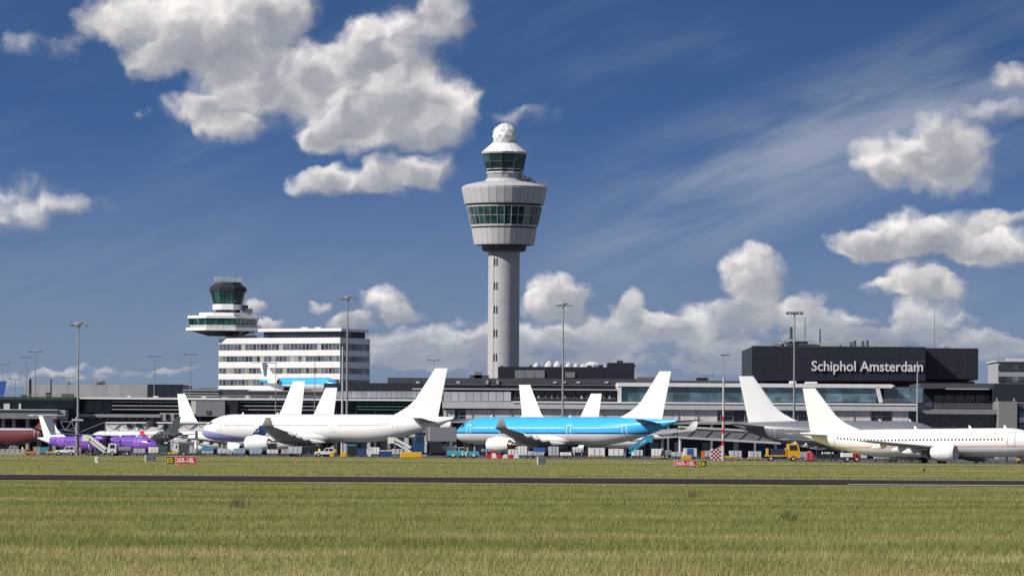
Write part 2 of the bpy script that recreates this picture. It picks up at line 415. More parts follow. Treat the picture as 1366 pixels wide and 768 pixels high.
def control_tower():
    Y = 1469.0; s = F/Y; cx = 670.8
    base = at(cx, 600, Y); base.z = 0
    t = thing('control_tower', 'tall grey concrete control tower with flared pod and white radome on top', 'control tower', base)
    def z(py): return at(cx, py, Y).z
    def r(px): return px/s
    O = (0, 0, 0)
    def lt(prof, n, m, name, par=t, smooth=True, ph=0.0):
        return MB().lathe([(r(a), z(b)) for a, b in prof], n, O, ph=ph).build(name, m, par, world=False, smooth=smooth)
    towc = mat('tower_concrete', (.45,.448,.445), .75, var=.07, scale=.15, streak=.14)
    towp = mat('tower_panel', (.50,.50,.505), .5, var=.05, scale=.3, streak=.08, rnd=.05)
    sh = lt([(21.0, 602), (20.9, 334)], 64, towc, 'shaft')
    # pour joints
    for k in range(11):
        zz = 10 + k*5.2
        MB().lathe([(r(20.95), zz), (r(21.12), zz+.03), (r(21.12), zz+.10), (r(20.95), zz+.13)], 64, O).build('pour_joint', towc, sh, world=False, smooth=True)
    # slit window strip on the left of the shaft
    for py in (350, 382, 413.5, 445, 477):
        for da in (-.085, .085):
            a = R(-90-31) + da
            mb = MB(); rr = r(21.05)
            q = Vector((math.cos(a), math.sin(a), 0)); tq = Vector((-q.y, q.x, 0))
            cc = q*rr
            zt, zb = z(py-5), z(py+5)
            b = [cc-tq*.20-q*.3, cc+tq*.20-q*.3, cc+tq*.20+q*.06, cc-tq*.20+q*.06]
            mb.hexa([v+Vector((0,0,zb)) for v in b], [v+Vector((0,0,zt)) for v in b]).build('slit_window', gdark, sh, world=False)
    mb = MB(); a = R(-90-40); q = Vector((math.cos(a), math.sin(a), 0))*r(21.1)
    mb.tube(q+Vector((0,0,2)), q+Vector((0,0,z(336))), .09, n=6).build('downpipe', midgrey, sh, world=False)
    lt([(27.5, 335.5), (29.8, 332), (29.8, 326)], 48, darkgrey, 'collar')
    # pod, bottom to top: core then rings of panels
    core = mat('pod_core', (.05,.055,.06), .7)
    lt([(30, 327), (38.5, 325.8), (41.5, 305), (42.5, 303), (47.5, 276), (49.5, 272), (54, 251.5), (38, 248)], 32, core, 'pod_core', smooth=False)
    PH = R(-90) + math.pi/32
    lathe_panels(t, 'cladding_panel', towp, 32, [(r(39.6), z(327)), (r(40.2), z(325)), (r(43.6), z(305.3))], O, .09, .3, PH)
    lathe_panels(t, 'cladding_panel', towp, 32, [(r(52.4), z(272.8)), (r(53), z(271)), (r(57), z(252)), (r(56.4), z(250.6))], O, .09, .3, PH)
    # sill and head rings of the glazed floor
    lt([(43.0, 303.6), (44.6, 303), (44.8, 300.6), (43.6, 300.2)], 32, towp, 'window_sill_ring', smooth=False, ph=PH+math.pi/32)
    lt([(48.4, 277.2), (50.2, 277), (50.4, 275.4), (48.4, 275)], 32, towp, 'window_head_ring', smooth=False, ph=PH+math.pi/32)
    lathe_panels(t, 'window_pane', gteal, 32, [(r(44.3), z(300)), (r(46.9), z(288.9))], O, .28, .12, PH)
    lathe_panels(t, 'window_pane', gteal, 32, [(r(47.1), z(288.1)), (r(49.6), z(277.4))], O, .28, .12, PH)
    mull = MB()
    for i in range(32):
        a = PH + math.pi/32 + 2*math.pi*i/32
        d = Vector((math.cos(a), math.sin(a), 0))
        mull.bar(d*r(44.8)+Vector((0,0,z(300.4))), d*r(50.2)+Vector((0,0,z(277.2))), .18)
    stuff(mull.build('mullion', paleste, t, world=False))
    lt([(46.6, 288.9), (47.0, 288.9), (47.2, 288.1), (46.8, 288.1)], 32, paleste, 'transom', smooth=False, ph=PH+math.pi/32)
    # roof of the pod
    lt([(57.2, 250.8), (57.2, 250.0), (53, 247.6), (40, 244.2), (33, 243.0), (25, 242.4)], 32, towp, 'pod_roof', smooth=False, ph=PH+math.pi/32)
    lt([(28, 243.4), (27, 241.8), (23.8, 238.6), (22, 238.4)], 20, towp, 'stair_hood', smooth=False)
    lt([(23.4, 243.4), (23.4, 233.0), (24.8, 231.2)], 16, mat('neck_panel', (.30,.30,.305), .6, streak=.1), 'neck', smooth=False, ph=R(11))
    # top cab
    N = 10; P2 = R(-90) + math.pi/N*0.55
    lt([(22.4, 231.4), (26.8, 206.5)], N, core, 'cab_core', smooth=False, ph=P2+math.pi/N)
    lt([(23.6, 231.6), (24.4, 231.4), (24.6, 229.8), (23.6, 229.6)], N, wallwhite, 'cab_sill', smooth=False, ph=P2+math.pi/N)
    lathe_panels(t, 'cab_pane', gdark, N*4, [(r(22.9), z(229.4)), (r(23.4), z(226.6))], O, .25, .1, P2)
    lt([(24.2, 226.6), (24.9, 226.5), (24.95, 225.9), (24.2, 225.8)], N, wallwhite, 'cab_rail', smooth=False, ph=P2+math.pi/N)
    lathe_panels(t, 'cab_pane', gteal, N, [(r(23.5), z(225.6)), (r(25.3), z(216.6))], O, .30, .1, P2)
    lathe_panels(t, 'cab_pane', gteal, N, [(r(25.5), z(216.0)), (r(27.2), z(206.6))], O, .30, .1, P2)
    mm = MB(); rf = 1/math.cos(math.pi/N)
    for i in range(N):
        a = P2 + math.pi/N + 2*math.pi*i/N; a2 = a + 2*math.pi/N
        d = Vector((math.cos(a), math.sin(a), 0)); d2 = Vector((math.cos(a2), math.sin(a2), 0))
        mm.bar(d*r(23.6*rf)+Vector((0,0,z(229.6))), d*r(27.4*rf)+Vector((0,0,z(206.4))), .26)
        for k in (1, 2):
            e = d.lerp(d2, k/3)
            mm.bar(e*r(25.5*rf)+Vector((0,0,z(216.2))), e*r(27.3*rf)+Vector((0,0,z(206.6))), .14)
        mm.bar(d*r(25.5*rf)+Vector((0,0,z(216.3))), d2*r(25.5*rf)+Vector((0,0,z(216.3))), .16)
    stuff(mm.build('cab_mullion', darkgrey, t, world=False))
    lt([(27.0, 206.4), (30.8, 205.4), (31.2, 203.8), (30.4, 203.2)], N, towp, 'roof_brim', smooth=False, ph=P2+math.pi/N)
    lathe_panels(t, 'roof_panel', wallwhite, N*2, [(r(30.1), z(203.3)), (r(17.0), z(191.5))], O, .05, .15, P2)
    lt([(29.4, 203.9), (16.4, 192.0), (16.4, 190.0)], N, core, 'roof_core', smooth=False, ph=P2+math.pi/N)
    lt([(16.3, 192.2), (16.6, 191.5), (16.0, 188.5)], 24, towp, 'radome_ring')
    # radome: faceted white sphere, panel frames as small studs
    bm = bmesh.new(); bmesh.ops.create_icosphere(bm, subdivisions=2, radius=r(16.6))
    me = bpy.data.meshes.new('radome'); 
    random.seed(6)
    for v_ in bm.verts: v_.co *= random.uniform(.97, 1.03)
    bmesh.ops.translate(bm, verts=bm.verts, vec=(0,0,z(181.0)))
    bm.to_mesh(me); bm.free()
    me.materials.append(mat('radome_white', (.78,.775,.77), .5, var=.05, scale=1.5))
    ro = bpy.data.objects.new('radome', me); C.objects.link(ro); ro.parent = t
    st = MB(); random.seed(3)
    for q in range(45):
        u = Vector((random.gauss(0,1), random.gauss(0,1), random.gauss(0,1))).normalized()
        if u.z < -.4: continue
        pp = u*r(16.55)+Vector((0,0,z(181.0)))
        st.tube(pp, pp+u*.10, .22, .18, n=6)
    stuff(st.build('seam_cap', mat('seam_cap_grey', (.62,.62,.62), .6), ro, world=False))
    MB().tube((0,0,z(165)), (0,0,z(162.5)), .12, n=6).build('lightning_rod', steel, t, world=False)
    # gantry and rail on the right of the pod roof, aerials
    gm = MB()
    x0, x1 = r(20), r(57)
    gm.bar((x0,-3,z(240)), (x1-1,-3,z(247)), .35, .5); gm.bar((x0,-3,z(234)), (r(47),-3,z(243.5)), .25)
    for k in range(7):
        xx = x0 + (x1-x0)*k/6
        gm.bar((xx,-3,z(249)), (xx,-3,z(243.5 if k > 2 else 236+k*2.5)), .14)
    gm.bar((r(30),-3.1,z(243)), (x1,-3.1,z(243)), .14); gm.bar((r(30),-2.9,z(245)), (x1,-2.9,z(245)), .14)
    gm.build('roof_gantry', midgrey, t, world=False)
    pm = MB()
    for xx in (25, 27.5, 50, 54): pm.bar((r(xx),-2,z(249)), (r(xx),-2,z(233 if xx < 30 else 240)), .16)
    pm.build('aerial', midgrey, t, world=False)
    pf = MB(); pf.box(r(24), r(36), -4, 3, z(240.2), z(237.0)); pf.build('plant_platform', darkgrey, t, world=False)
control_tower()
# ================================================================== office block with the old tower on it
def rotz(p, o, a):
    ca, sa = math.cos(a), math.sin(a); x, y = p[0], p[1]
    return Vector((o[0]+x*ca-y*sa, o[1]+x*sa+y*ca, p[2]))
def office_block():
    Y = 1490.0; s = F/Y; corner = at(453, 600, Y)
    psi = R(29)
    t = thing('office_block', 'white office block with long ribbon windows and penthouse under a round old tower', 'building', (corner.x, corner.y, 0), -psi)
    # local: x to the left is negative along the front; y goes back; root turned so the front faces the sun
    def z(py, px=370): return at(px, py, Y).z
    Lf = 168/s/math.cos(psi); Dp = 38/s/math.sin(psi)
    b = MB().box(-Lf+.3, -.3, .3, Dp-.3, 0, z(451)).build('core', mat('office_core', (.10,.105,.11), .7), t, world=False)
    bands = [(449.5, 457.5), (466, 474), (481.5, 490), (497.5, 505.5), (513.5, 520.5)]
    for (a, c) in bands:
        MB().box(-Lf, 0, 0, Dp, z(c), z(a)).build('spandrel_band', wallwhite, t, world=False, bevel=.08)
    MB().box(-Lf+.05, -.05, .05, Dp-.05, 0, z(520.6)).build('plinth_wall', palegrey, t, world=False)
    wins = [(457.5, 466), (474, 481.5), (490, 497.5), (505.5, 513.5)]
    NF, NS = 32, 8
    blind = mat('window_blind', (.33,.32,.30), .8, rnd=.4)
    random.seed(5)
    protos = {}
    for wi, (a, c) in enumerate(wins):
        h = z(a)-z(c); w = Lf/NF
        for side, n, ln in (('f', NF, Lf), ('s', NS, Dp)):
            for i in range(n):
                pale = random.random() < (.06 if wi == 0 else .30) and side == 'f' or (side == 's' and random.random() < .3)
                key = (wi, side, pale)
                if key not in protos:
                    mb = MB(); ww = ln/n
                    if side == 'f': mb.box(-ww/2+.10, ww/2-.10, 0, .08, .04, h-.04)
                    else: mb.box(-.08, 0, -ww/2+.10, ww/2-.10, .04, h-.04)
                    protos[key] = mb.build('window', blind if pale else goffice, t, world=False)
                    o = protos[key]
                else: o = protos[key].copy(); C.objects.link(o)
                if side == 'f': o.location = (-Lf + (i+.5)*ln/n, .16, z(c))
                else: o.location = (-.16, (i+.5)*ln/n, z(c))
    mm = MB()
    for (a, c) in wins:
        for i in range(NF+1): mm.box(-Lf+.06+i*(Lf-.24)/NF, -Lf+.18+i*(Lf-.24)/NF, .12, .3, z(c), z(a))
        for i in range(NS+1): mm.box(-.3, -.12, .06+i*(Dp-.24)/NS, .18+i*(Dp-.24)/NS, z(c), z(a))
    stuff(mm.build('window_mullion', paleste, t, world=False))
    # penthouse
    xl = -(453-343)/s/math.cos(psi); 
    MB().box(xl, -1.0, 2.0, Dp-1.5, z(450), z(441)).build('penthouse_wall', dknavy, t, world=False)
    MB().box(xl-1.5, -.2, 1.0, Dp-.4, z(441.2), z(437)).build('penthouse_roof', wallwhite, t, world=False, bevel=.1)
    for i in range(10):
        MB().box(xl+1+i*3.1, xl+3.6+i*3.1, 1.9, 1.98, z(448.6), z(442.4)).build('penthouse_window', gdark, t, world=False)
    for (px, w) in ((392, 2.5), (411, 2)):
        xx = -(453-px)/s/math.cos(psi)
        MB().box(xx-w/2, xx+w/2, 5, 7, z(437), z(434.6)).build('roof_vent', paleste, t, world=False)
    mb = MB()
    for i in range(9): mb.bar((-1.2-.0*i, 3+i*1.6, z(450)), (-1.2, 3+i*1.6, z(442)), .12)
    mb.build('penthouse_rail', paleste, t, world=False)
    # sloping glazed link below the tower on the left
    return t
office_block()
def old_tower():
    Y = 1520.0; s = F/Y; cx = 297
    base = at(cx, 600, Y); base.z = 0
    t = thing('old_control_tower', 'squat old control tower with white decks and green glass rising over the office block', 'control tower', base)
    def z(py): return at(cx, py, Y).z
    def r(px): return px/s
    def lt(prof, n, m, name, off=0.0, ph=0.0): return MB().lathe([(r(a), z(b)) for a, b in prof], n, (r(off), 0, 0), ph=ph).build(name, m, t, world=False)
    p8 = R(22)
    lt([(21, 600), (21, 447)], 16, concrete, 'shaft', 24)
    lt([(22, 448), (44, 442.2)], 8, dknavy, 'deck_soffit', 0, p8)
    lt([(50, 442), (52.5, 441.5), (52.5, 437.5), (47, 437.3)], 8, wallwhite, 'deck_slab', 0, p8)
    lt([(44.5, 438), (46.5, 424)], 8, darkgrey, 'deck_core', 0, p8)
    # glass between the slabs: one pane for each bay
    N = 8
    def ring(name, m, per, r0, r1, y0, y1, off, ph, gap=.22):
        rf = math.cos(math.pi/N)
        for i in range(N):
            a0 = ph + 2*math.pi*i/N; a1 = a0 + 2*math.pi/N
            for k in range(per):
                q = []
                for (rr, yy) in ((r0, y0), (r1, y1)):
                    A = Vector((math.cos(a0), math.sin(a0), 0))*r(rr); B = Vector((math.cos(a1), math.sin(a1), 0))*r(rr)
                    d = (B-A).normalized(); e0 = A.lerp(B, k/per)+d*gap/2; e1 = A.lerp(B, (k+1)/per)-d*gap/2
                    q.append((e0+Vector((0,0,z(yy))), e1+Vector((0,0,z(yy)))))
                inn = -((q[0][0]+q[0][1])/2).normalized()*.1; inn.z = 0
                o = Vector((r(off), 0, 0))
                bq = [q[0][0]+o, q[0][1]+o, q[0][1]+inn+o, q[0][0]+inn+o]; tq = [q[1][0]+o, q[1][1]+o, q[1][1]+inn+o, q[1][0]+inn+o]
                MB().hexa(bq, tq).build(name, m, t, world=False)
    ring('deck_pane', gteal, 5, 47.6, 49.3, 434, 425.8, 0, p8)
    ring('deck_panel', paleste, 5, 47.2, 47.6, 437.2, 434.2, 0, p8, .05)
    lt([(49, 425.6), (50.3, 425.3), (50.3, 422), (49, 421.6)], 8, wallwhite, 'deck_roof', 0, p8)
    lt([(36, 421.7), (36, 417.6)], 8, wallwhite, 'upper_platform', 2, p8)
    lt([(17, 418), (17, 412)], 8, dknavy, 'neck', 6, p8)
    lt([(20.5, 413.4), (21.5, 412.8), (21.5, 406.6), (20.3, 406)], 8, wallwhite, 'cab_parapet', 6, p8)
    lt([(19.6, 407), (24.0, 388)], 8, darkgrey, 'cab_core', 6, p8)
    ring('cab_pane', gteal, 3, 20.4, 25.2, 405.8, 389, 6, p8, .3)
    lt([(24.6, 389), (26.4, 388.4), (26.2, 384), (21, 380.2), (19, 379)], 8, dknavy, 'cab_roof', 6, p8)
    lt([(18.5, 379.2), (18.5, 376.6)], 8, darkgrey, 'roof_deck', 6, p8)
    rl = MB()
    for i in range(26):
        a = 2*math.pi*i/26; d = Vector((math.cos(a), math.sin(a), 0))*r(18.4)+Vector((r(6),0,0)); e = Vector((math.cos(a+2*math.pi/26), math.sin(a+2*math.pi/26), 0))*r(18.4)+Vector((r(6),0,0))
        rl.bar(d+Vector((0,0,z(376.8))), d+Vector((0,0,z(369.5))), .10)
        for yy in (370, 372.4, 374.6): rl.bar(d+Vector((0,0,z(yy))), e+Vector((0,0,z(yy))), .09)
    stuff(rl.build('roof_railing', paleste, t, world=False))
    eq = MB()
    for (a, b, c, d, e) in ((26, 33, 418, 407, -3), (33, 39, 418, 412, -5), (12, 18, 418, 415, -12)):
        MB().box(r(a), r(b), e, e+3, z(c), z(d)).build('rooftop_unit', darkgrey, t, world=False)
    rail2 = MB()
    for i in range(48):
        a = 2*math.pi*i/48; d = Vector((math.cos(a), math.sin(a), 0))*r(50); e = Vector((math.cos(a+2*math.pi/48), math.sin(a+2*math.pi/48), 0))*r(50)
        rail2.bar(d+Vector((0,0,z(437.6))), d+Vector((0,0,z(434.2))), .08); rail2.bar(d+Vector((0,0,z(434.3))), e+Vector((0,0,z(434.3))), .08)
    stuff(rail2.build('deck_railing', steel, t, world=False))
    st = MB(); st.bar((r(22),-7,z(446)), (r(42),-3,z(436)), .5, .3); st.bar((r(42),-4,z(446)), (r(30),-6,z(438)), .3); st.build('outside_stair', steel, t, world=False)
old_tower()
# ================================================================== building shell helper
def building(name, label, Y, px, group=None, cat='building'):
    b = at(px, 600, Y); return thing(name, label, cat, (b.x, Y, 0), 0, group)
def P(t, name, m, x0, x1, y0, y1, Y, d, z0=None, bevel=0.0):
    mb = MB(); pbox(mb, x0, x1, y0, y1, Y, d, z0); return mb.build(name, m, t, bevel=bevel)
# ------------------------------------------------------------------ sign building
FONT = None
def text_mesh(s, size=1.0, ext=0.04, off=0.0, shear=0.0):
    cu = bpy.data.curves.new('txt', 'FONT'); cu.body = s; cu.size = size; cu.extrude = ext; cu.offset = off; cu.resolution_u = 3
    ob = bpy.data.objects.new('txt', cu); C.objects.link(ob)
    dg = bpy.context.evaluated_depsgraph_get(); dg.update()
    me = bpy.data.meshes.new_from_object(ob.evaluated_get(dg)); me.transform(Matrix.Identity(4))
    bpy.data.objects.remove(ob); bpy.data.curves.remove(cu); return me
def lettering(text, parent, m, x0, x1, zb, zt, y, off=0.02, ext=0.03, name='letter', capref='S', local=True):
    """upright letters facing -Y, one object each; capital height fits zb..zt, line length fits x0..x1"""
    def bb(me):
        a = np.empty(len(me.vertices)*3); me.vertices.foreach_get('co', a); a = a.reshape(-1, 3); return a.min(0), a.max(0)
    full = text_mesh(text, 1, ext, off); mn, mx = bb(full); bpy.data.meshes.remove(full)
    cap = text_mesh('A', 1, ext, off); c0, c1 = bb(cap); bpy.data.meshes.remove(cap)
    sx = (x1-x0)/(mx[0]-mn[0]); sz = (zt-zb)/(c1[1]-0.0)
    for i, ch in enumerate(text):
        if ch == ' ': continue
        pre = text_mesh(text[:i+1], 1, ext, off); _, pmx = bb(pre); bpy.data.meshes.remove(pre)
        g_ = text_mesh(ch, 1, ext, off); gmn, gmx = bb(g_)
        ox = pmx[0]-gmx[0]
        a = np.empty(len(g_.vertices)*3); g_.vertices.foreach_get('co', a); a = a.reshape(-1, 3)
        b = np.stack([(a[:,0])*sx, -a[:,2], a[:,1]*sz], 1)
        g_.vertices.foreach_set('co', b.ravel()); g_.update(); g_.materials.clear(); g_.materials.append(m)
        o = bpy.data.objects.new(name, g_); C.objects.link(o); o.parent = parent
        off_ = parent.location if local else Vector((0,0,0))
        o.location = (x0+(ox-mn[0])*sx-off_.x, y-off_.y, zb-off_.z)
def sign_building():
    Y = 1350.0
    t = building('terminal_hall', 'black box hall carrying large white Schiphol Amsterdam letters', Y, 1154)
    P(t, 'hall_wall', navy, 1003, 1235, 463, 508, Y, 60)
    # cladding joints: proud panels over the front
    cols, rows = 14, 3
    for i in range(cols):
        for j in range(rows):
            xa = 1003.3+i*231.4/cols; xb = 1003.3+(i+1)*231.4/cols
            ya = 463.3+j*44.4/rows; yb = 463.3+(j+1)*44.4/rows
            mb = MB(); a, b, zt, zb = pr(xa, xb, ya, yb, Y); mb.box(a+.03, b-.03, Y-.10, Y-.003, zb+.03, zt-.03)
            mb.build('cladding_panel', navy, t)
    P(t, 'side_block', dknavy, 1235.2, 1305, 464.2, 506, Y+6, 50)
    for i in range(5):
        mb = MB(); a, b, zt, zb = pr(1236+i*13.8, 1249.4+i*13.8, 466.3, 505.4, Y+6); mb.box(a, b, Y+5.9, Y+5.997, zb, zt); mb.build('cladding_panel', dknavy, t)
    P(t, 'parapet', darkgrey, 1002.5, 1235, 461.6, 463.2, Y-.2, .8)
    P(t, 'recess_wall', dknavy, 1020, 1300, 507.5, 516, Y+8, 45)
    P(t, 'base_wall', dknavy, 1010, 1300, 516, 600, Y+12, 40, 0.0)
    lm = mat('sign_letter_white', (.80,.76,.74), .5, var=.03)
    a, b, zt, zb = pr(1082.5, 1231, 481.5, 494.8, Y)
    lettering('Schiphol Amsterdam', t, lm, a, b, zb, zt, Y-.45, off=.012, ext=.12)
    # roof plant
    for (x0, x1, y0) in ((1031, 1046, 458), (1042, 1066, 456.5), (1060, 1078, 452.5), (1078, 1092, 459), (1092, 1120, 457.5), (1122, 1134, 459.5), (1160, 1196, 458), (1258, 1268, 460)):
        P(t, 'roof_unit', paleste if (x0+x1) % 2 < 1 or x1-x0 > 20 else steel, x0, x1, y0, 463, Y+8, 6)
    P(t, 'roof_bridge', paleste, 1044, 1086, 452.5, 455.0, Y+6, 3)
    for (x, y0, w) in ((1055.3, 436, .5), (1094, 439, .25), (1074, 424, .12), (1135, 456, .5), (1140, 454, .5), (1151, 455, .5), (1157, 453.5, .5), (1213, 461, .3)):
        mb = MB(); q = at(x, y0, Y+9); mb.tube((q.x, q.y, at(x, 463.5, Y+9).z), q, w, w*.8, n=8); mb.build('roof_stack', darkgrey, t)
    random.seed(9)
    rl = MB()
    za, zb_ = at(1150, 461.7, Y+1).z, at(1150, 458.8, Y+1).z
    for i in range(60):
        x = at(1030+i*3.3, 460, Y+1).x; rl.bar((x, Y+1.5, za), (x, Y+1.5, zb_), .07)
    rl.bar((at(1030,460,Y).x, Y+1.5, zb_), (at(1225,460,Y).x, Y+1.5, zb_), .07)
    stuff(rl.build('roof_railing', steel, t))
sign_building()
def mast_thing(px, pytop, Y, rad, label, head='ring', group='floodlight masts on the apron', pybase=None, name='floodlight_mast'):
    q = at(px, pytop, Y); z0 = 0.0 if pybase is None else at(px, pybase, Y).z
    t = thing(name, label, 'light mast', (q.x, Y, z0), 0, group)
    h = q.z - z0
    MB().tube((0,0,0), (0,0,h), rad, rad*.45, n=10).build('pole', steel if head != 'white' else paleste, t, world=False, smooth=True)
    if head == 'ring':
        MB().lathe([(.5, h-.6), (1.0, h-.4), (1.0, h), (.3, h+.3)], 12, (0,0,0)).build('head_ring', steel, t, world=False)
        for i in range(8):
            a = 2*math.pi*i/8
            mb = MB(); d = Vector((math.cos(a), math.sin(a), 0)); mb.bar(d*.9+Vector((0,0,h-.35)), d*2.2+Vector((0,0,h-.50)), .36, .22); mb.build('lamp', midgrey, t, world=False)
    elif head == 'bar':
        MB().box(-1.9, 1.9, -.1, .1, h-.15, h+.15).build('cross_arm', steel, t, world=False)
        for x in (-1.6, -.55, .55, 1.6):
            MB().box(x-.4, x+.4, -.35, .35, h+.0-.5, h-.15).build('lamp', darkgrey, t, world=False)
    elif head in ('tee', 'white'):
        for x in (-.9, .9):
            mb = MB(); mb.bar((0,0,h-.05), (x,0,h+.1), .12); mb.box(min(x, x*1.8), max(x, x*1.8), -.2, .2, h+.02, h+.22); mb.build('lamp', darkgrey, t, world=False)
    return t
# ------------------------------------------------------------------ central pier and lounge
def central_pier():
    Y = 1180.0
    t = building('terminal_pier', 'pale concrete pier with a white-framed glass lounge above a long balcony slab', Y, 905)
    P(t, 'back_wall', dknavy, 590, 1224, 562, 604, Y+9, 22, 0.0)  # near-black colour carries the deep shade of the open undercroft
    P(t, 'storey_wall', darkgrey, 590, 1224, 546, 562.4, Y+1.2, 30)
    # lower storey: cream panels with dark window bays between them
    spans = []
    x = 592.0
    random.seed(2)
    dark = [(612, 622), (954, 978), (993, 1000), (1035, 1079), (1162, 1190)]
    while x < 1211:
        x2 = min(x+14.6, 1212)
        mid = (x+x2)/2
        inside = [d for d in dark if d[0]-4 < mid < d[1]+4]
        if not inside:
            mb = MB(); pbox(mb, x+.15, x2-.15, 546.2, 562, Y+.6, .5); mb.build('wall_panel', cream, t)
        x = x2
    for (a, b) in dark:
        P(t, 'window_bay', gdark, a, b, 548, 561.5, Y+.9, .25)
        f = MB()
        n = max(1, round((b-a)/14))
        for i in range(n+1): pbox(f, a+(b-a)*i/n-.25, a+(b-a)*i/n+.25, 547.5, 562, Y+.62, .2)
        for yy in (548, 554.6, 561.4): pbox(f, a+.26, b-.26, yy-.25, yy+.25, Y+.66, .12)
        f.build('window_frame', paleste, t)
    for (cx) in (1040, 1068):      # wide rounded openings of the lower bay
        pass
    # columns in the undercroft
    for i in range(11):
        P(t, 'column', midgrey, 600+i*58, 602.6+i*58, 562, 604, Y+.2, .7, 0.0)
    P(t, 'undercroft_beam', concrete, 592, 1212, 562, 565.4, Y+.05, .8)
    # slab with its white edge
    P(t, 'balcony_slab', palegrey, 590, 1224, 538.6, 546, Y-.3, 15.5)
    P(t, 'slab_edge', wallwhite, 684, 1224, 536.4, 538.6, Y-.5, 15.7)
    # lounge: roof, side posts, glass between mullions
    P(t, 'lounge_roof', wallwhite, 824, 1190, 511.2, 516.2, Y, 24)
    P(t, 'lounge_roof_lip', wallwhite, 1190.2, 1193, 513.4, 515.4, Y-.5, 24)
    P(t, 'lounge_post', wallwhite, 824, 829, 516.3, 536.3, Y, 20)
    mb = MB(); a = at(1172.5, 516.3, Y); b = at(1177.5, 536.3, Y); w = .85
    mb.hexa([(b.x-w, Y, b.z), (b.x+.1, Y, b.z), (b.x+.1, Y+20, b.z), (b.x-w, Y+20, b.z)], [(a.x-w, Y, a.z), (a.x+.1, Y, a.z), (a.x+.1, Y+20, a.z), (a.x-w, Y+20, a.z)]); mb.build('lounge_post', wallwhite, t)
    P(t, 'lounge_interior', mat('lounge_interior', (.03,.04,.045), .7), 829, 1172, 516.3, 536.3, Y+2.5, 16)
    n = 15
    for i in range(n):
        xa, xb = 829.4+i*(1169-829.4)/n, 829.4+(i+1)*(1169-829.4)/n
        P(t, 'glass_pane', gblue, xa+.12, xb-.12, 516.5, 536.0, Y+.8, .12)
        P(t, 'glass_mullion', midgrey, xb-.12, xb+.12, 516.4, 536.1, Y+.74, .3)
    # glass-walled recess right of the frame
    for i in range(3):
        P(t, 'glass_pane', gblue, 1179+i*17.5, 1196+i*17.5, 517, 537, Y+7, .15)
    P(t, 'recess_back', darkgrey, 1178, 1232, 515.6, 538, Y+7.5, 10)
    rl = MB()
    for i in range(32):
        x = at(1178+i*1.5, 535, Y-.2).x; rl.bar((x, Y-.2, at(1200,536.4,Y).z), (x, Y-.2, at(1200,532.2,Y).z), .06)
    rl.bar((at(1178,535,Y).x, Y-.2, at(1200,532.2,Y).z), (at(1225,535,Y).x, Y-.2, at(1200,532.2,Y).z), .09)
    stuff(rl.build('balcony_railing', steel, t))
    # viewing terrace in the middle: dark glazing behind, grey translucent screens
    P(t, 'terrace_wall', dknavy, 684, 824, 519.6, 537, Y+9, 6)
    for i in range(10):
        P(t, 'terrace_pane', gdark if i % 4 else ggreen, 686+i*13.7, 698.6+i*13.7, 520.6, 533.6, Y+8.6, .3)
    P(t, 'terrace_roof', darkgrey, 590, 824, 517.6, 519.4, Y+1, 16)
    P(t, 'terrace_roof_edge', palegrey, 590, 824, 518.6, 519.8, Y+.8, .18)
    for i in range(9):
        P(t, 'wind_screen', mat('frosted_screen', (.50,.52,.55), .35, var=.15, scale=.5, rnd=.12), 592+i*10, 601.4+i*10, 522.4, 534.6, Y+.3, .12)
    P(t, 'terrace_floor', concrete, 590, 824, 535.4, 538.5, Y+.2, 8.6)
    P(t, 'terrace_back', darkgrey, 590, 684, 519.9, 535.3, Y+5, 6)
    rl = MB()
    for i in range(46):
        x = at(685+i*3, 535, Y-.2).x; rl.bar((x, Y-.2, at(750,536.4,Y).z), (x, Y-.2, at(750,530.8,Y).z), .06)
    rl.bar((at(685,535,Y).x, Y-.2, at(750,530.8,Y).z), (at(823,535,Y).x, Y-.2, at(750,530.8,Y).z), .09)
    stuff(rl.build('terrace_railing', steel, t))
    for (x0, x1, y0) in ((884, 895, 503), (850, 870, 504), (870, 876, 503.5), (1054, 1062, 508), (1075, 1090, 509)):
        P(t, 'roof_unit', darkgrey if x0 < 1050 else wallwhite, x0, x1, y0, 511.1, Y+8, 4)
central_pier()
def dark_hall():
    Y = 1265.0
    t = building('departure_hall', 'long low dark-roofed hall behind the viewing terrace at the tower foot', Y, 690)
    P(t, 'hall_wall', dknavy, 430, 1010, 512, 604, Y, 60, 0.0)
    P(t, 'hall_roof', darkgrey, 517, 850, 504.4, 513.5, Y+.5, 55)
    P(t, 'hall_roof', darkgrey, 850, 1005, 507.6, 513.5, Y+.7, 55)
    P(t, 'roof_edge', midgrey, 550, 850, 512.6, 513.6, Y-.2, .6)
    for x in (555, 570, 609, 738, 750, 769, 807): P(t, 'skylight', wallwhite, x, x+4.5, 508.8, 510.6, Y+.2, .2)
    for x in (648, 662): P(t, 'roof_vent', concrete, x, x+3.6, 506.8, 512.2, Y-.4, 1.5)
    for (x0, x1, y0, m) in ((627, 652, 500, darkgrey), (633, 643, 495.5, midgrey), (884, 893, 498.5, dknavy), (930, 945, 503.4, dknavy), (850, 872, 502.5, midgrey)):
        P(t, 'roof_unit', m, x0, x1, y0, 507, Y+12, 6)
dark_hall()
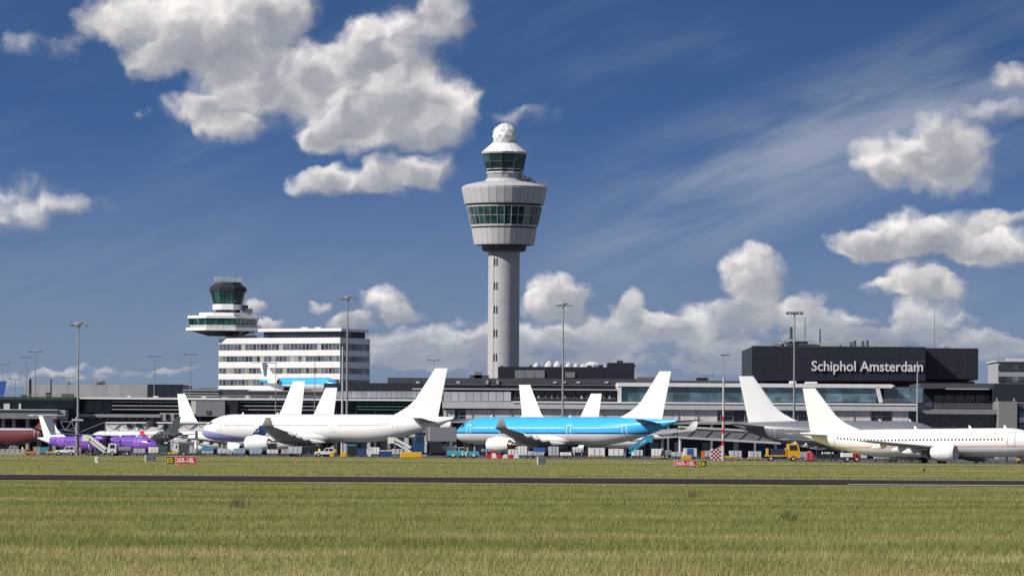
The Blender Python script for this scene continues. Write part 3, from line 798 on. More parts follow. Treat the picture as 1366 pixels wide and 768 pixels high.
def facade_clutter():
    # doors, pipes, lamps and cabinets along the pier walls and on their roofs
    t = [o for o in C.objects if o.name.startswith('terminal_pier')][0]; Y = 1180.0
    random.seed(31)
    for i in range(16):
        x = 606+i*37+random.uniform(-8, 8)
        P(t, 'service_door', random.choice([midgrey, palegrey, bluep, concrete]), x, x+random.uniform(5, 13), random.uniform(583, 591), 604, Y+8.7, .28, 0.0)
    for i in range(11):
        x = 620+i*54+random.uniform(-10, 10)
        P(t, 'ceiling_lamp', white, x, x+4, 566.5, 567.4, Y+3, .4)
    for i in range(20):
        x = 595+i*30.5+random.uniform(-6, 6)
        P(t, 'downpipe', midgrey, x, x+.7, 546.2, 562, Y+.35, .15)
    t = [o for o in C.objects if o.name.startswith('louvred_pier')][0]; Y = 1185.0
    for i in range(15):
        x = 110+i*31+random.uniform(-8, 8); w = random.uniform(3, 9)
        P(t, 'roof_unit', random.choice([midgrey, palegrey, darkgrey, steel]), x, x+w, 530.9-random.uniform(1.4, 3.6), 530.8, Y+random.uniform(6, 12), 3)
    for i in range(14):
        x = 225+i*26+random.uniform(-6, 6)
        P(t, 'service_door', random.choice([midgrey, palegrey, concrete]), x, x+random.uniform(4, 11), random.uniform(572, 590), 604, Y+1.2, .28, 0.0)
    for i in range(18):
        x = 110+i*26; P(t, 'facade_post', steel, x, x+.9, 548, 604, Y+.9, .3, 0.0)
    t = [o for o in C.objects if o.name.startswith('glazed_pier')][0]; Y = 1170.0
    for i in range(6):
        x = 4+i*15; P(t, 'service_door', random.choice([midgrey, palegrey]), x, x+6, 586, 604, Y+.7, .28, 0.0)
def plant_block():
    Y = 1330.0
    t = building('plant_block', 'black rooftop plant block with grey louvre panels beside the tower shaft', Y, 750)
    P(t, 'block_wall', dknavy, 664, 811, 489.2, 600, Y, 25, 0.0)
    for i in range(3): P(t, 'louvre_panel', midgrey, 687+i*13.4, 699.8+i*13.4, 493.6, 504, Y-.3, .29)
    P(t, 'louvre_panel', midgrey, 754, 767, 496, 503.6, Y-.3, .29)
    P(t, 'tower_box', navy, 810.5, 846, 483.6, 600, Y-3, 20, 0.0)
    P(t, 'roof_unit', darkgrey, 823, 831, 480.4, 483.6, Y+2, 4)
    for (x, w, h) in ((716, 5, 5.5), (733, 7, 8), (744, 7, 7.5), (759, 5, 6), (769, 4, 5), (778, 4, 4)):
        q = at(x, 489, Y+6)
        MB().lathe([(w/4.87, q.z), (w/4.87*.8, q.z+h/4.87*.45), (w/4.87*.25, q.z+h/4.87)], 10, (q.x, Y+6, 0)).build('fan_cowl', palegrey, t)
    MB().lathe([(2.6, at(792,489,Y).z), (2.6, at(792,486,Y).z), (1.4, at(792,482,Y).z)], 12, (at(792,489,Y+6).x, Y+6, 0)).build('fan_cowl', palegrey, t)
    for (x, w) in ((668, 3), (706, 4), (845, 3), (783, 5)): P(t, 'roof_pipe', darkgrey, x, x+w, 487, 489.3, Y+3, 2)
plant_block()
# ------------------------------------------------------------------ right wing
def right_wing():
    Y = 1190.0
    t = building('terminal_wing', 'dark glazed terminal wing with diagonal bracing next to a grey stair block', Y, 1290)
    P(t, 'back_wall', dknavy, 1224.3, 1420, 546, 604, Y+3, 30, 0.0)
    P(t, 'deck_slab', midgrey, 1224.3, 1332, 545.6, 552, Y-2, 14)
    n = 8
    for i in range(n):
        xa, xb = 1213+i*14.8, 1213+(i+1)*14.8
        P(t, 'glass_pane', gdark, xa+.2, xb-.2, 552.2, 569.6, Y+1, .2)
        P(t, 'post', steel, xb-.3, xb+.3, 552.1, 575, Y+.5, .4)
        br = MB(); a = at(xa, 552.4, Y+.4); b = at(xb, 569.6, Y+.4); c = at(xa, 569.6, Y+.4); d = at(xb, 552.4, Y+.4)
        if i > 1: br.bar(a, b, .14) if i % 2 else br.bar(c, d, .14); br.build('brace', steel, t)
    P(t, 'sill_band', palegrey, 1213, 1332, 569.8, 575, Y+.9, .6)
    # upper set-back storeys
    P(t, 'upper_wall', dknavy, 1233, 1336, 511, 546, Y+18, 30)
    P(t, 'upper_roof', darkgrey, 1228, 1330, 511, 518.2, Y+14, 34)
    P(t, 'roof_edge', palegrey, 1262, 1320, 518.0, 519.2, Y+13.6, .6)
    for i in range(6): P(t, 'glass_pane', gdark, 1246+i*14, 1258.6+i*14, 527, 538, Y+17.5, .2)
    P(t, 'terrace_unit', wallwhite, 1233, 1243, 536.5, 543, Y+3, 3)
    rl = MB()
    for i in range(54):
        x = at(1226+i*2, 540, Y-1.5).x; rl.bar((x, Y-1.5, at(1280,545.6,Y).z), (x, Y-1.5, at(1280,538.4,Y).z), .07)
    for yy in (538.4, 542): rl.bar((at(1226,540,Y).x, Y-1.5, at(1280,yy,Y).z), (at(1332,540,Y).x, Y-1.5, at(1280,yy,Y).z), .08)
    stuff(rl.build('terrace_railing', steel, t))
    P(t, 'stair_block', mat('stair_concrete', (.25,.245,.24), .8, var=.08, scale=.2, streak=.15), 1332, 1356.6, 535, 604, Y-6, 14, 0.0)
    P(t, 'end_block', navy, 1326, 1420, 511.5, 534.6, Y+10, 26)
    P(t, 'side_wall', darkgrey, 1356.8, 1420, 537, 604, Y-2, 20, 0.0)
    P(t, 'side_window', gblue, 1360, 1380, 549, 556, Y-2.3, .29); P(t, 'side_panel', wallwhite, 1360, 1380, 556.2, 563.5, Y-2.3, .29)
    P(t, 'side_window', gblue, 1360, 1380, 566, 571, Y-2.3, .29)
    for x in (1353, 1330): 
        mb = MB(); q = at(x, 531, Y-1); mb.tube((q.x, q.y, at(x, 535.2, Y).z), q, .25, n=6); mb.build('roof_aerial', steel, t)
right_wing()
def far_office():
    Y = 1420.0
    t = building('far_office', 'pale office building with two ribbon window bands at the field edge', Y, 1390)
    P(t, 'office_wall', mat('far_office_wall', (.36,.37,.39), .6, var=.06), 1331, 1450, 482.5, 600, Y, 30, 0.0)
    P(t, 'roof_slab', palegrey, 1329.5, 1450, 480.6, 482.6, Y-.6, 31)
    for (a, b) in ((487, 494), (502, 509)):
        for i in range(8): P(t, 'window', goffice, 1332+i*9, 1340.4+i*9, a, b, Y-.25, .24)
    P(t, 'roof_unit', palegrey, 1344, 1450, 478.6, 480.7, Y+6, 5)
far_office()
# ------------------------------------------------------------------ left piers
def left_pier():
    Y = 1170.0
    t = building('glazed_pier', 'dark green glazed pier with overhanging roof by the maroon airliner', Y, 50)
    P(t, 'pier_wall', dknavy, -60, 98, 531, 604, Y+1, 24, 0.0)
    P(t, 'pier_roof', mat('green_roof', (.020,.050,.045), .6, var=.15, streak=.1), -60, 98.6, 529, 533, Y-1.5, 27)
    for i in range(12):
        for (a, b) in ((533.6, 537.4), (538, 545)):
            P(t, 'glass_pane', ggreen, -58+i*13, -45.4+i*13, a, b, Y+.6, .3)
        P(t, 'post', darkgrey, -45.4+i*13, -45+i*13, 533.2, 546, Y+.4, .5)
    P(t, 'link_bridge', midgrey, -60, 76, 546.5, 558, Y-10, 10)
    P(t, 'bridge_roof', palegrey, -60, 76.6, 545.4, 546.6, Y-10.4, 10.8)
    P(t, 'bridge_end', concrete, 76.2, 87, 546.4, 559.8, Y-8, 8)
    for x in (2, 16, 34, 70): P(t, 'pier_leg', concrete, x, x+4, 558.2, 604, Y-8, 4, 0.0)
    for (x, w) in ((5, 8), (25, 3)): P(t, 'notice_frame', paleste, x, x+w, 538, 545.8, Y-2.4, .2)
    mb = MB()
    for i in range(40):
        x = at(-20+i*3, 527, Y).x; mb.bar((x, Y+1, at(30,529,Y).z), (x, Y+1, at(30,526,Y).z), .07)
    mb.bar((at(-20,527,Y).x, Y+1, at(30,526,Y).z), (at(97,527,Y).x, Y+1, at(30,526,Y).z), .07)
    stuff(mb.build('roof_railing', steel, t))
    for (x0, x1, y0) in ((61, 66, 523), (82, 97, 525), (28, 34, 526)): P(t, 'roof_unit', darkgrey, x0, x1, y0, 529, Y+5, 4)
left_pier()
def louvre_pier():
    Y = 1185.0
    t = building('louvred_pier', 'dark pier with long pale sun-louvres and a white roof edge behind the white airliners', Y, 330)
    P(t, 'pier_wall', dknavy, 98.7, 590, 533.6, 604, Y+1.5, 26, 0.0)
    P(t, 'pier_roof', wallwhite, 104, 590, 530.8, 533.4, Y-1, 28)
    # dark recess with panes
    for i in range(4): P(t, 'glass_pane', ggreen, 104+i*11, 114.2+i*11, 534.4, 550, Y+1.1, .3)
    def louvres(x0, x1, rows, m):
        for yy in rows:
            P(t, 'louvre', m, x0, x1, yy-.62, yy+.62, Y-.4, 1.1)
        n = int((x1-x0)/12)
        for i in range(n+1): P(t, 'louvre_post', steel, x0+(x1-x0)*i/n-.2, x0+(x1-x0)*i/n+.2, rows[0]-1, rows[-1]+1.2, Y+.75, .2)
    lv = mat('louvre_pale', (.40,.44,.44), .5, var=.08)
    lg = mat('louvre_green', (.06,.17,.14), .5, var=.1)
    louvres(149, 254, (536, 541, 546), lv)
    louvres(320, 442, (536.4, 541.4, 546.4), lv)
    louvres(476, 546, (538, 542, 546), lg)
    P(t, 'annex', midgrey, 261.4, 300, 534.4, 555, Y-6, 7); P(t, 'annex_end', mat('annex_end_white', (.60,.59,.56), .6), 255, 261.2, 534.4, 552, Y-5, 6)
    P(t, 'annex_dark', dknavy, 300.2, 317, 534.6, 555, Y-5.4, 6.4); P(t, 'annex_door', darkgrey, 275, 281, 547, 552, Y-6.2, .19)
    P(t, 'lower_panel', mat('lower_panel_beige', (.45,.42,.40), .7), 213, 254, 550.6, 561, Y-.5, 1.9)
    for x in (221, 232, 243): P(t, 'lower_window', gdark, x, x+5, 552, 559, Y-.7, .19)
    P(t, 'walkway_roof', mat('walkway_roof_grey', (.30,.32,.33), .5), 103, 214, 552, 556.2, Y-14, 9)
    P(t, 'walkway_wall', darkgrey, 105, 214, 556.4, 604, Y-12, 7, 0.0)
    for i in range(9): P(t, 'walkway_lamp', white, 122+i*10, 124+i*10, 557.6, 559, Y-12.3, .28)
    # glazed upper gallery between the office block and terrace
    P(t, 'gallery_back', darkgrey, 440, 590, 519.4, 531, Y+7, 12)
    scr = mat('gallery_screen', (.36,.38,.41), .35, var=.2, scale=.4, rnd=.15)
    for i in range(22): P(t, 'gallery_screen', scr, 442+i*6.7, 448.2+i*6.7, 521.6, 530.4, Y+1, .12)
    P(t, 'gallery_roof', navy, 432, 590, 511.6, 519.2, Y+6, 14)
    P(t, 'gallery_roof_edge', palegrey, 550, 590, 517.8, 519.3, Y+5.6, .39)
    # roof deck under the display jet
    P(t, 'jet_terrace', concrete, 330, 452, 520.6, 531, Y+30, 30)
    P(t, 'terrace_hedge', dknavy, 330, 452, 522.2, 529.4, Y+28, 1.6)
    rl = MB()
    for i in range(70):
        x = at(244+i*3, 520, Y).x; rl.bar((x, Y+2, at(340,530.8,Y).z), (x, Y+2, at(340,526.6,Y).z), .07)
    for yy in (526.6, 528.6): rl.bar((at(244,520,Y).x, Y+2, at(340,yy,Y).z), (at(452,520,Y).x, Y+2, at(340,yy,Y).z), .07)
    stuff(rl.build('roof_railing', steel, t))
louvre_pier()
facade_clutter()
def warehouse():
    Y = 1330.0
    t = building('warehouse', 'long windowless pale grey warehouse behind the glazed pier', Y, 115)
    P(t, 'warehouse_core', palegrey, 33.4, 196.6, 513.6, 604, Y+.2, 40, 0.0)
    n = 9
    wp = mat('warehouse_panel', (.44,.44,.445), .6, var=.05, scale=.1, streak=.12, rnd=.05)
    for i in range(n): P(t, 'wall_panel', wp, 33+i*163.6/n+.08, 33+(i+1)*163.6/n-.08, 513.2, 540, Y-.1, .29)
    for (x, w, y0) in ((129, 5, 509.6), (135, 4, 508.4), (91, 2, 510.5)): P(t, 'roof_unit', darkgrey, x, x+w, y0, 513.4, Y+5, 3)
    for (x, w, y0) in ((38.5, 3.6, 505), (67.2, 1.8, 505)):
        mb = MB(); q = at(x+w/2, y0, Y-6); mb.tube((q.x, q.y, 0), q, w/2/4.87, n=10); mb.build('chimney', dknavy, t)
    t2 = building('cargo_shed', 'dark navy box shed at the end of the pale warehouse', Y, 220)
    P(t2, 'shed_wall', navy, 197, 243.4, 513.4, 604, Y-2, 40, 0.0)
    for i in range(4): P(t2, 'wall_panel', navy, 197.4+i*11.5, 208.5+i*11.5, 513.8, 540, Y-2.2, .19)
    P(t2, 'shed_roof', darkgrey, 196.6, 243.8, 512.4, 513.3, Y-2.3, 40.6)
    Y = 1300.0
    t3 = building('low_link_building', 'low grey link building with stacked railings between shed and office block', Y, 268)
    P(t3, 'link_wall', darkgrey, 243.6, 330, 519, 604, Y, 30, 0.0)
    for yy in (520.4, 524, 527.6): P(t3, 'deck_edge', palegrey, 243.8, 292, yy-.5, yy+.5, Y-.8, .79)
    for i in range(4): P(t3, 'window', gdark, 245+i*11.6, 255.6+i*11.6, 524.8, 527, Y-.3, .29)
    P(t3, 'roof_unit', midgrey, 266, 285, 517, 519, Y+5, 3)
warehouse()
# ------------------------------------------------------------------ masts
mast_thing(751.5, 405, 1120, .30, 'tall steel floodlight mast with ring head behind the blue airliner')
mast_thing(463.8, 396, 1120, .34, 'tall steel floodlight mast with ring head beside the office block corner')
mast_thing(1060, 416.5, 1120, .32, 'tall steel floodlight mast with ring head in front of the black sign hall', 'bar')
mast_thing(457.2, 462, 1122, .34, 'shorter pale lamp mast with a flat head beside the taller floodlight mast', 'white', 'lamp posts by the terminal', name='lamp_mast')
mast_thing(1224, 482, 1170, .22, 'pale lamp mast with a crossbar head at the last letter of the sign', 'white', 'lamp posts by the terminal', name='lamp_mast')
mast_thing(368, 480, 1160, .15, 'thin lamp post in front of the blue display jet', 'tee', 'lamp posts by the terminal', name='lamp_mast')
mast_thing(420, 478, 1165, .15, 'thin lamp post behind the second white fin of the white airliners', 'tee', 'lamp posts by the terminal', name='lamp_mast')
mast_thing(254.2, 473, 1240, .2, 'thin lamp post beside the low link building', 'tee', 'lamp posts by the terminal', name='lamp_mast')
mast_thing(206, 476, 1240, .2, 'thin lamp post before the navy cargo shed', 'tee', 'lamp posts by the terminal', name='lamp_mast')
mast_thing(579, 481, 1240, .16, 'thin lamp post above the dark hall roof beside the white airliner fin', 'tee', 'lamp posts by the terminal', name='lamp_mast')
mast_thing(945, 501, 1240, .14, 'short lamp post standing over the lounge roof', 'tee', 'lamp posts by the terminal', name='lamp_mast')
for (px, py, Y, lab) in ((4, 486, 1280, 'slim lamp post beside the royal blue fin'), (20, 506, 1280, 'shortest of the slim lamp posts standing clear of the warehouse end'), (35, 477, 1285, 'slim lamp post at the end wall of the pale warehouse'),
        (47.2, 470, 1280, 'tallest slim lamp post before the pale warehouse, beside the thick chimney'), (91, 504, 1275, 'short slim lamp post before the pale warehouse near the thick floodlight mast')):
    mast_thing(px, py, Y, .2, lab, 'tee', 'lamp posts round the warehouse', name='lamp_mast')
mast_thing(1246.5, 413, 1362, .17, 'lattice radio aerial on the roof of the black sign hall', 'none', None, 464, 'radio_aerial')
def big_mast():
    Y = 922.0; t = mast_thing(104.6, 431, Y, .26, 'thick grey floodlight mast with a cable bracket beside the purple propeller airliner', 'ring')
    s = F/Y
    def z(py): return at(104.6, py, Y).z
    MB().tube((-.1,0,0), (-.1,0,z(556)), .42, .38, n=12).build('lower_sleeve', midgrey, t, world=False, smooth=True)
    MB().box(-1.1, 1.0, -.5, .5, z(561), z(558.5)).build('equipment_box', paleste, t, world=False)
    mb = MB(); a = (-3.3, 0, z(562)); b = (-.4, 0, z(562)); c = (-2.4, 0, z(574)); d = (-.4, 0, z(575))
    for p_, q_ in ((a, b), (a, c), (c, (-1.2,0,z(562))), (c, d), ((-1.2,0,z(562)), d)): mb.bar(p_, q_, .12)
    mb.build('bracket', steel, t, world=False)
    mb = MB(); mb.bar((.4,0,z(576)), (5.2,0,z(562)), .1); mb.bar((5.2,0,z(562)), (5.2,0,z(580)), .1); mb.build('cable_stay', steel, t, world=False)
big_mast()
def banded_pole():
    Y = 800.0
    t = thing('banded_pole', 'red and white banded pole with a thin mast on top beside the chequered marker', 'pole', (gx(964.6, Y), Y, 0))
    def z(py): return at(964.6, py, Y).z
    cuts = [605, 594, 587, 578, 571, 562, 555, 503]
    for i in range(len(cuts)-1):
        MB().tube((0,0,z(cuts[i])), (0,0,z(cuts[i+1])), .24-.012*i, .24-.012*(i+1), n=10).build('band', red if i % 2 else paleste, t, world=False, smooth=True)
    MB().tube((0,0,0), (0,0,z(605)), .32, n=10).build('footing', concrete, t, world=False)
    MB().tube((0,0,z(503)), (0,0,z(473)), .07, .05, n=6).build('thin_mast', steel, t, world=False)
    mb = MB(); mb.box(-.5, .9, -.15, .15, z(474.2), z(472.8)); mb.build('lamp', darkgrey, t, world=False)
banded_pole()
# ================================================================== airliners
def livery(name, fn, rough=0.28):
    """painted fuselage skin; fn(q, x, y, z) returns a colour socket from the aircraft's own axes"""
    if name in MATS: return MATS[name]
    m = bpy.data.materials.new(name); m.use_nodes = True; t = m.node_tree; t.nodes.clear(); q = NG(t)
    ob = q.n('ShaderNodeTexCoord').outputs['Object']; x, y, z = q.sep(ob)
    col = fn(q, x, y, z)
    n1 = q.noise(ob, .35, 5.0, .6)[0]; n2 = q.noise(q.vm('MULTIPLY', ob, (2.0, .2, .2)), 1.0, 3.0, .6)[0]
    # skin panel seams every few metres along the body
    sx = q.m('ABSOLUTE', q.m('SUBTRACT', q.m('FRACT', q.m('DIVIDE', x, 5.3)), .5))
    seam = q.smooth(sx, .4925, .5, 1.0, .90)
    f = q.m('MULTIPLY', seam, q.m('MULTIPLY', q.m('MULTIPLY_ADD', n1, .08, .96), q.m('MULTIPLY_ADD', n2, .06, .97)))
    c = q.vm('SCALE', col); q.put(c.node.inputs['Scale'], f)
    b = q.n('ShaderNodeBsdfPrincipled'); q.put(b.inputs['Base Color'], c); b.inputs['Roughness'].default_value = rough
    b.inputs['Coat Weight'].default_value = .25
    o = q.n('ShaderNodeOutputMaterial'); t.links.new(b.outputs[0], o.inputs[0]); MATS[name] = m; return m
def airfoil(c, th, n=7):
    """closed loop of (x, h) from trailing edge over the top to the nose and back"""
    up = []
    for i in range(n+1):
        x = 0.5*(1+math.cos(math.pi*i/n)); t_ = 5*th*(0.2969*math.sqrt(x)-.126*x-.3516*x*x+.2843*x**3-.1036*x**4)
        up.append((x*c, t_*c))
    lo = [(x, -h*.9) for x, h in reversed(up[1:-1])]
    return up + lo
def fus_shape(x, P):
    L, D, z0 = P['L'], P['D'], P['z0']; Rr = D/2
    Ln = P.get('Ln', 1.5)*D; Lt = P.get('Lt', .36)*L
    if x < Ln:
        t_ = max(x/Ln, 0.0); r = Rr*max(0.0, 1-(1-t_)**2.1)**.60
        return max(r, .03), z0 - P.get('droop', .17)*D*(1-t_)**2
    if x > L-Lt:
        t_ = (x-(L-Lt))/Lt; r = Rr*(1-.93*t_**1.75)
        top = z0 + Rr - P.get('taildrop', .10)*D*t_**2
        return r, top - r
    return Rr, z0
def fpt(x, ph, side, P, out=0.0):
    r, zc = fus_shape(x, P); r += out
    return Vector((x, side*r*math.sin(ph), zc + r*math.cos(ph)))
def airliner(name, label, P, group=None):
    t = thing(name, label, 'airliner', P['loc'], P['rot'], group)
    if P.get('pitch'): t.rotation_euler = (0, P['pitch'], P['rot'])
    L, D, z0 = P['L'], P['D'], P['z0']; Rr = D/2
    skin = P.get('skin', fuswhite); wingm = P.get('wingm', mat('wing_grey', (.36,.36,.365), .4, var=.06, scale=.5, streak=.05))
    finm = P.get('finm', white); engm = P.get('engm', fuswhite)
    # fuselage
    n = 32; xs = []
    Ln = P.get('Ln', 1.5)*D; Lt = P.get('Lt', .36)*L
    xs += [Ln*(1-math.cos(math.pi/2*i/12)) for i in range(13)]
    k = int((L-Lt-Ln)/2.5); xs += [Ln+(L-Lt-Ln)*i/k for i in range(1, k+1)]
    xs += [L-Lt+Lt*i/16 for i in range(1, 17)]
    rings = []
    for x in xs:
        r, zc = fus_shape(x, P)
        rings.append([(x, r*math.sin(2*math.pi*i/n), zc+r*math.cos(2*math.pi*i/n)) for i in range(n)])
    f = MB().loft(rings).build('fuselage', skin, t, world=False, smooth=True)
    # belly fairing
    if not P.get('high'):
        wx = P['wing'][0]; cl = P['wing'][2]
        rg = []
        for i in range(13):
            u = i/12; x = wx-.25*cl + u*cl*1.75; k_ = math.sin(math.pi*u)**.6 if 0 < u < 1 else 0.02
            rg.append([(x, (Rr*.96)*k_*math.sin(2*math.pi*j/20)*1.06, z0-Rr*.52+(Rr*.62)*k_*math.cos(2*math.pi*j/20)) for j in range(20)])
        MB().loft(rg).build('belly_fairing', P.get('bellym', fuswhite), t, world=False, smooth=True)
    # cabin windows
    gaps = P.get('doors', [])
    wm = P.get('winm', mat('cabin_window', (.03,.032,.04), .2))
    cw = MB(); ph0 = math.acos(P.get('winz', .22)); step = .55; hw, hh = .115, .165
    x = P.get('win0', Ln*1.05)
    while x < P.get('win1', L*.80):
        if not any(abs(x-g_) < 1.1 for g_ in gaps):
            for sd in (-1, 1):
                r, zc = fus_shape(x, P); da = hh/r
                q = [fpt(x-hw, ph0+da, sd, P, .015), fpt(x+hw, ph0+da, sd, P, .015), fpt(x+hw, ph0-da, sd, P, .015), fpt(x-hw, ph0-da, sd, P, .015)]
                cw.add(q, [(0,1,2,3)])
        x += step
    stuff(cw.build('cabin_windows', wm, t, world=False))
    # doors: raised outline frames
    dm = P.get('doorm', mat('door_outline', (.45,.45,.46), .5))
    for g_ in gaps:
        for sd in (-1, 1):
            mb = MB(); w = .55*P.get('doorw', 1); hlf = .95; e = .05*P.get('dline', 1.0)
            pts = lambda xx, zz: fpt(xx, math.acos(max(-1, min(1, (z0+zz-fus_shape(xx, P)[1])/fus_shape(xx, P)[0]))), sd, P, .02)
            zb, zt = -.25*Rr, -.25*Rr+2*hlf
            for (xa, xb, za, zb_) in ((g_-w-e, g_-w+e, zb, zt), (g_+w-e, g_+w+e, zb, zt), (g_-w, g_+w, zt-e, zt+e), (g_-w, g_+w, zb-e, zb+e)):
                ns = 6
                for i in range(ns):
                    z1, z2 = za+(zb_-za)*i/ns, za+(zb_-za)*(i+1)/ns
                    mb.add([pts(xa, z1), pts(xb, z1), pts(xb, z2), pts(xa, z2)], [(0,1,2,3)])
            mb.build('cabin_door', dm, t, world=False)
    # cockpit glass
    cgm = mat('cockpit_glass', (.012,.014,.018), .1)
    for sd in (-1, 1):
        for (xa, xb, pa, pb) in ((.30, .42, .10, .62), (.36, .50, .66, 1.0), (.47, .60, .82, 1.08)):
            mb = MB(); q = []
            a1, a2 = xa*Ln*.78, xb*Ln*.78
            q = [fpt(a1, pb, sd, P, .02), fpt(a2, pb+.02, sd, P, .02), fpt(a2+.15, pa, sd, P, .02), fpt(a1+.25, pa, sd, P, .02)]
            mb.add(q, [(0,1,2,3)]).build('cockpit_window', cgm, t, world=False)
    # wings
    wx, span, cr_, ct, swp, wz, dih = P['wing']      # root LE x, semispan, root chord, tip chord, LE sweep, z, dihedral
    for sd in (-1, 1):
        secs = []
        kink = .36; ysec = [0, .12, kink, .65, 1.0]
        for u in ysec:
            yy = u*span
            xle = wx + yy*math.tan(swp)
            tr_tip = span*math.tan(swp) + ct
            if u <= kink: te = cr_*1.0 + (kink*span*math.tan(swp)+ (cr_*.0) )*0 if False else None
            ck = cr_ + (ct*1.0-cr_)*P.get('kf', .62 if not P.get('straight') else .36)   # chord at the kink
            c_ = cr_ + (ck-cr_)*(u/kink) if u <= kink else ck + (ct-ck)*((u-kink)/(1-kink))
            zz = wz + yy*math.tan(dih) + (.012*span*u*u*P.get('flex', 1.0))
            th = .15-.05*u
            secs.append([(xle+ax, sd*yy, zz+ah) for ax, ah in [(p_[0], p_[1]-(p_[0]-c_*.3)*math.tan(R(P.get('inc', 4.0)*(1-.6*u)))) for p_ in airfoil(c_, th)]])
        wl = P.get('winglet', 0)
        if wl:
            xle = wx+span*math.tan(swp); zz = wz+span*math.tan(dih)+.012*span*P.get('flex', 1.0)
            for (dy_, dz_, dx_, c_) in ((.35, .25, .6, ct*.8), (.75*1.0, wl*.6, 1.3, ct*.6), (1.0, wl, 2.0, ct*.35)):
                secs.append([(xle+dx_+ax, sd*(span+dy_)-sd*ah*.8, zz+dz_) for ax, ah in airfoil(c_, .10)])
        w = MB().loft(secs).build('wing', wingm, t, world=False, smooth=True)
        # flap track fairings under the trailing edge
        for u in P.get('fairings', (.25, .40, .54, .70)):
            yy = u*span; xle = wx+yy*math.tan(swp)
            c_ = (cr_ + (ct-cr_)*(.66)*(u/kink)) if u <= kink else (cr_+(ct-cr_)*.66) + (ct-(cr_+(ct-cr_)*.66))*((u-kink)/(1-kink))
            zz = wz+yy*math.tan(dih)+.012*span*u*u-.05*c_
            ln = max(2.6, c_*.75)*P.get('fsc', 1); rr = .32*P.get('fsc', 1)
            rg = []
            for i in range(8):
                v = i/7; k_ = math.sin(math.pi*(v**.8))**.7 if 0 < v < 1 else .03
                rg.append([(xle+c_*.62+ln*v, sd*yy+rr*k_*math.cos(2*math.pi*j/10), zz-.2*P.get('fsc',1)*v*2+rr*1.5*k_*math.sin(2*math.pi*j/10)) for j in range(10)])
            MB().loft(rg).build('flap_fairing', P.get('fairm', wingm), w, world=False, smooth=True)
    # engines
    for (ey, ex, er, el_, ez) in P.get('eng', []):
        for sd in (-1, 1):
            c = (ex, sd*ey, ez)
            pf = [(er*.62, el_*.30), (er*.80, el_*.22), (er*.86, .05*el_), (er*.90, 0), (er*.97, .03*el_), (er*1.0, .22*el_), (er*1.0, .45*el_), (er*.93, .70*el_), (er*.80, .92*el_), (er*.72, el_)]
            e_ = MB().lathe(pf, 28, c, axis='x', cap=False).build('engine', engm, t, world=False, smooth=True)
            MB().lathe([(er*.84, el_*.22), (er*.3, el_*.2), (er*.02, el_*.08)], 20, c, axis='x').build('fan', mat('fan_dark', (.05,.05,.055), .4, .5), e_, world=False, smooth=True)
            MB().lathe([(er*.70, el_*.80), (er*.64, el_*1.0), (er*.46, el_*1.14), (er*.40, el_*1.14), (er*.10, el_*1.34)], 20, c, axis='x').build('exhaust_cone', mat('exhaust_metal', (.16,.14,.12), .4, .8), e_, world=False, smooth=True)
            MB().lathe([(er*.735, el_*.985), (er*.735, el_*1.005), (er*.66, el_*1.005), (er*.66, el_*.985)], 20, c, axis='x', cap=False).build('nozzle_lip', black, e_, world=False)
            if P.get('rear_eng'):
                mb = MB(); mb.box(ex+el_*.25, ex+el_*.8, min(sd*ey, sd*Rr*.6), max(sd*ey, sd*Rr*.6), ez-.2, ez+.2); mb.build('pylon', engm, t, world=False)
            else:
                wzz = wz + ey*math.tan(dih); xle = wx+ey*math.tan(swp)
                mb = MB(); poly = [(ex+el_*.12, ez+er*.95), (ex+el_*1.15, ez+er*.35), (xle+cr_*.45, wzz-.25), (xle+.6, wzz+.15), (xle-.6, wzz+.05), (ex+el_*.35, ez+er*1.18)]
                mb.prism(poly, sd*ey-.18, sd*ey+.18).build('pylon', engm, t, world=False)
    # propellers and nacelles of a high wing
    for (ey, ex, er, el_, ez) in P.get('prop', []):
        for sd in (-1, 1):
            c = (ex, sd*ey, ez)
            pr_ = MB().lathe([(er*.25, 0), (er*.7, .06*el_), (er, .2*el_), (er, .6*el_), (er*.5, .9*el_), (er*.1, el_)], 16, c, axis='x').build('engine', P.get('nacm', engm), t, world=False, smooth=True)
            MB().lathe([(.03, -.6), (er*.28, -.25), (er*.33, .02)], 12, c, axis='x').build('spinner', black, pr_, world=False, smooth=True)
            for b_ in range(6):
                a = 2*math.pi*b_/6+.3; mb = MB()
                d = Vector((0, math.cos(a), math.sin(a))); u = Vector((.7, -math.sin(a)*.7, math.cos(a)*.7))
                o_ = Vector(c)+Vector((-.15,0,0))
                mb.hexa([o_+d*.2-u*.12, o_+d*.2+u*.12, o_+d*.2+u*.12+Vector((.06,0,0)), o_+d*.2-u*.12+Vector((.06,0,0))],
                        [o_+d*2.0-u*.13, o_+d*2.0+u*.13, o_+d*2.0+u*.13+Vector((.04,0,0)), o_+d*2.0-u*.13+Vector((.04,0,0))])
                mb.build('propeller_blade', black, pr_, world=False)
    # fin
    fx, fh, fcr, fct, fsw = P['fin']      # root LE x, tip height above ground, root chord, tip chord, LE run-back
    zb = z0 + Rr*.62; zt = fh
    secs = []
    ln = fcr*.42 if P.get('fillet', 1) else 0.0
    for u, fw in ((0, 1.0), (.10, .80), (.17, .50), (.24, .26), (.32, .10), (.42, 0), (1.0, 0)):
        zz = zb+(zt-zb)*u; cc = fcr+(fct-fcr)*u; xx = fx + fsw*u - ln*fw; c2 = cc+ln*fw
        secs.append([(xx+ax, ah*(cc/c2), zz) for ax, ah in airfoil(c2, .09)])
    fo = MB().loft(secs).build('fin', finm, t, world=False, smooth=True)
    # stabilisers
    sx, ss, scr, sct, ssw, sz, sdih = P['stab']
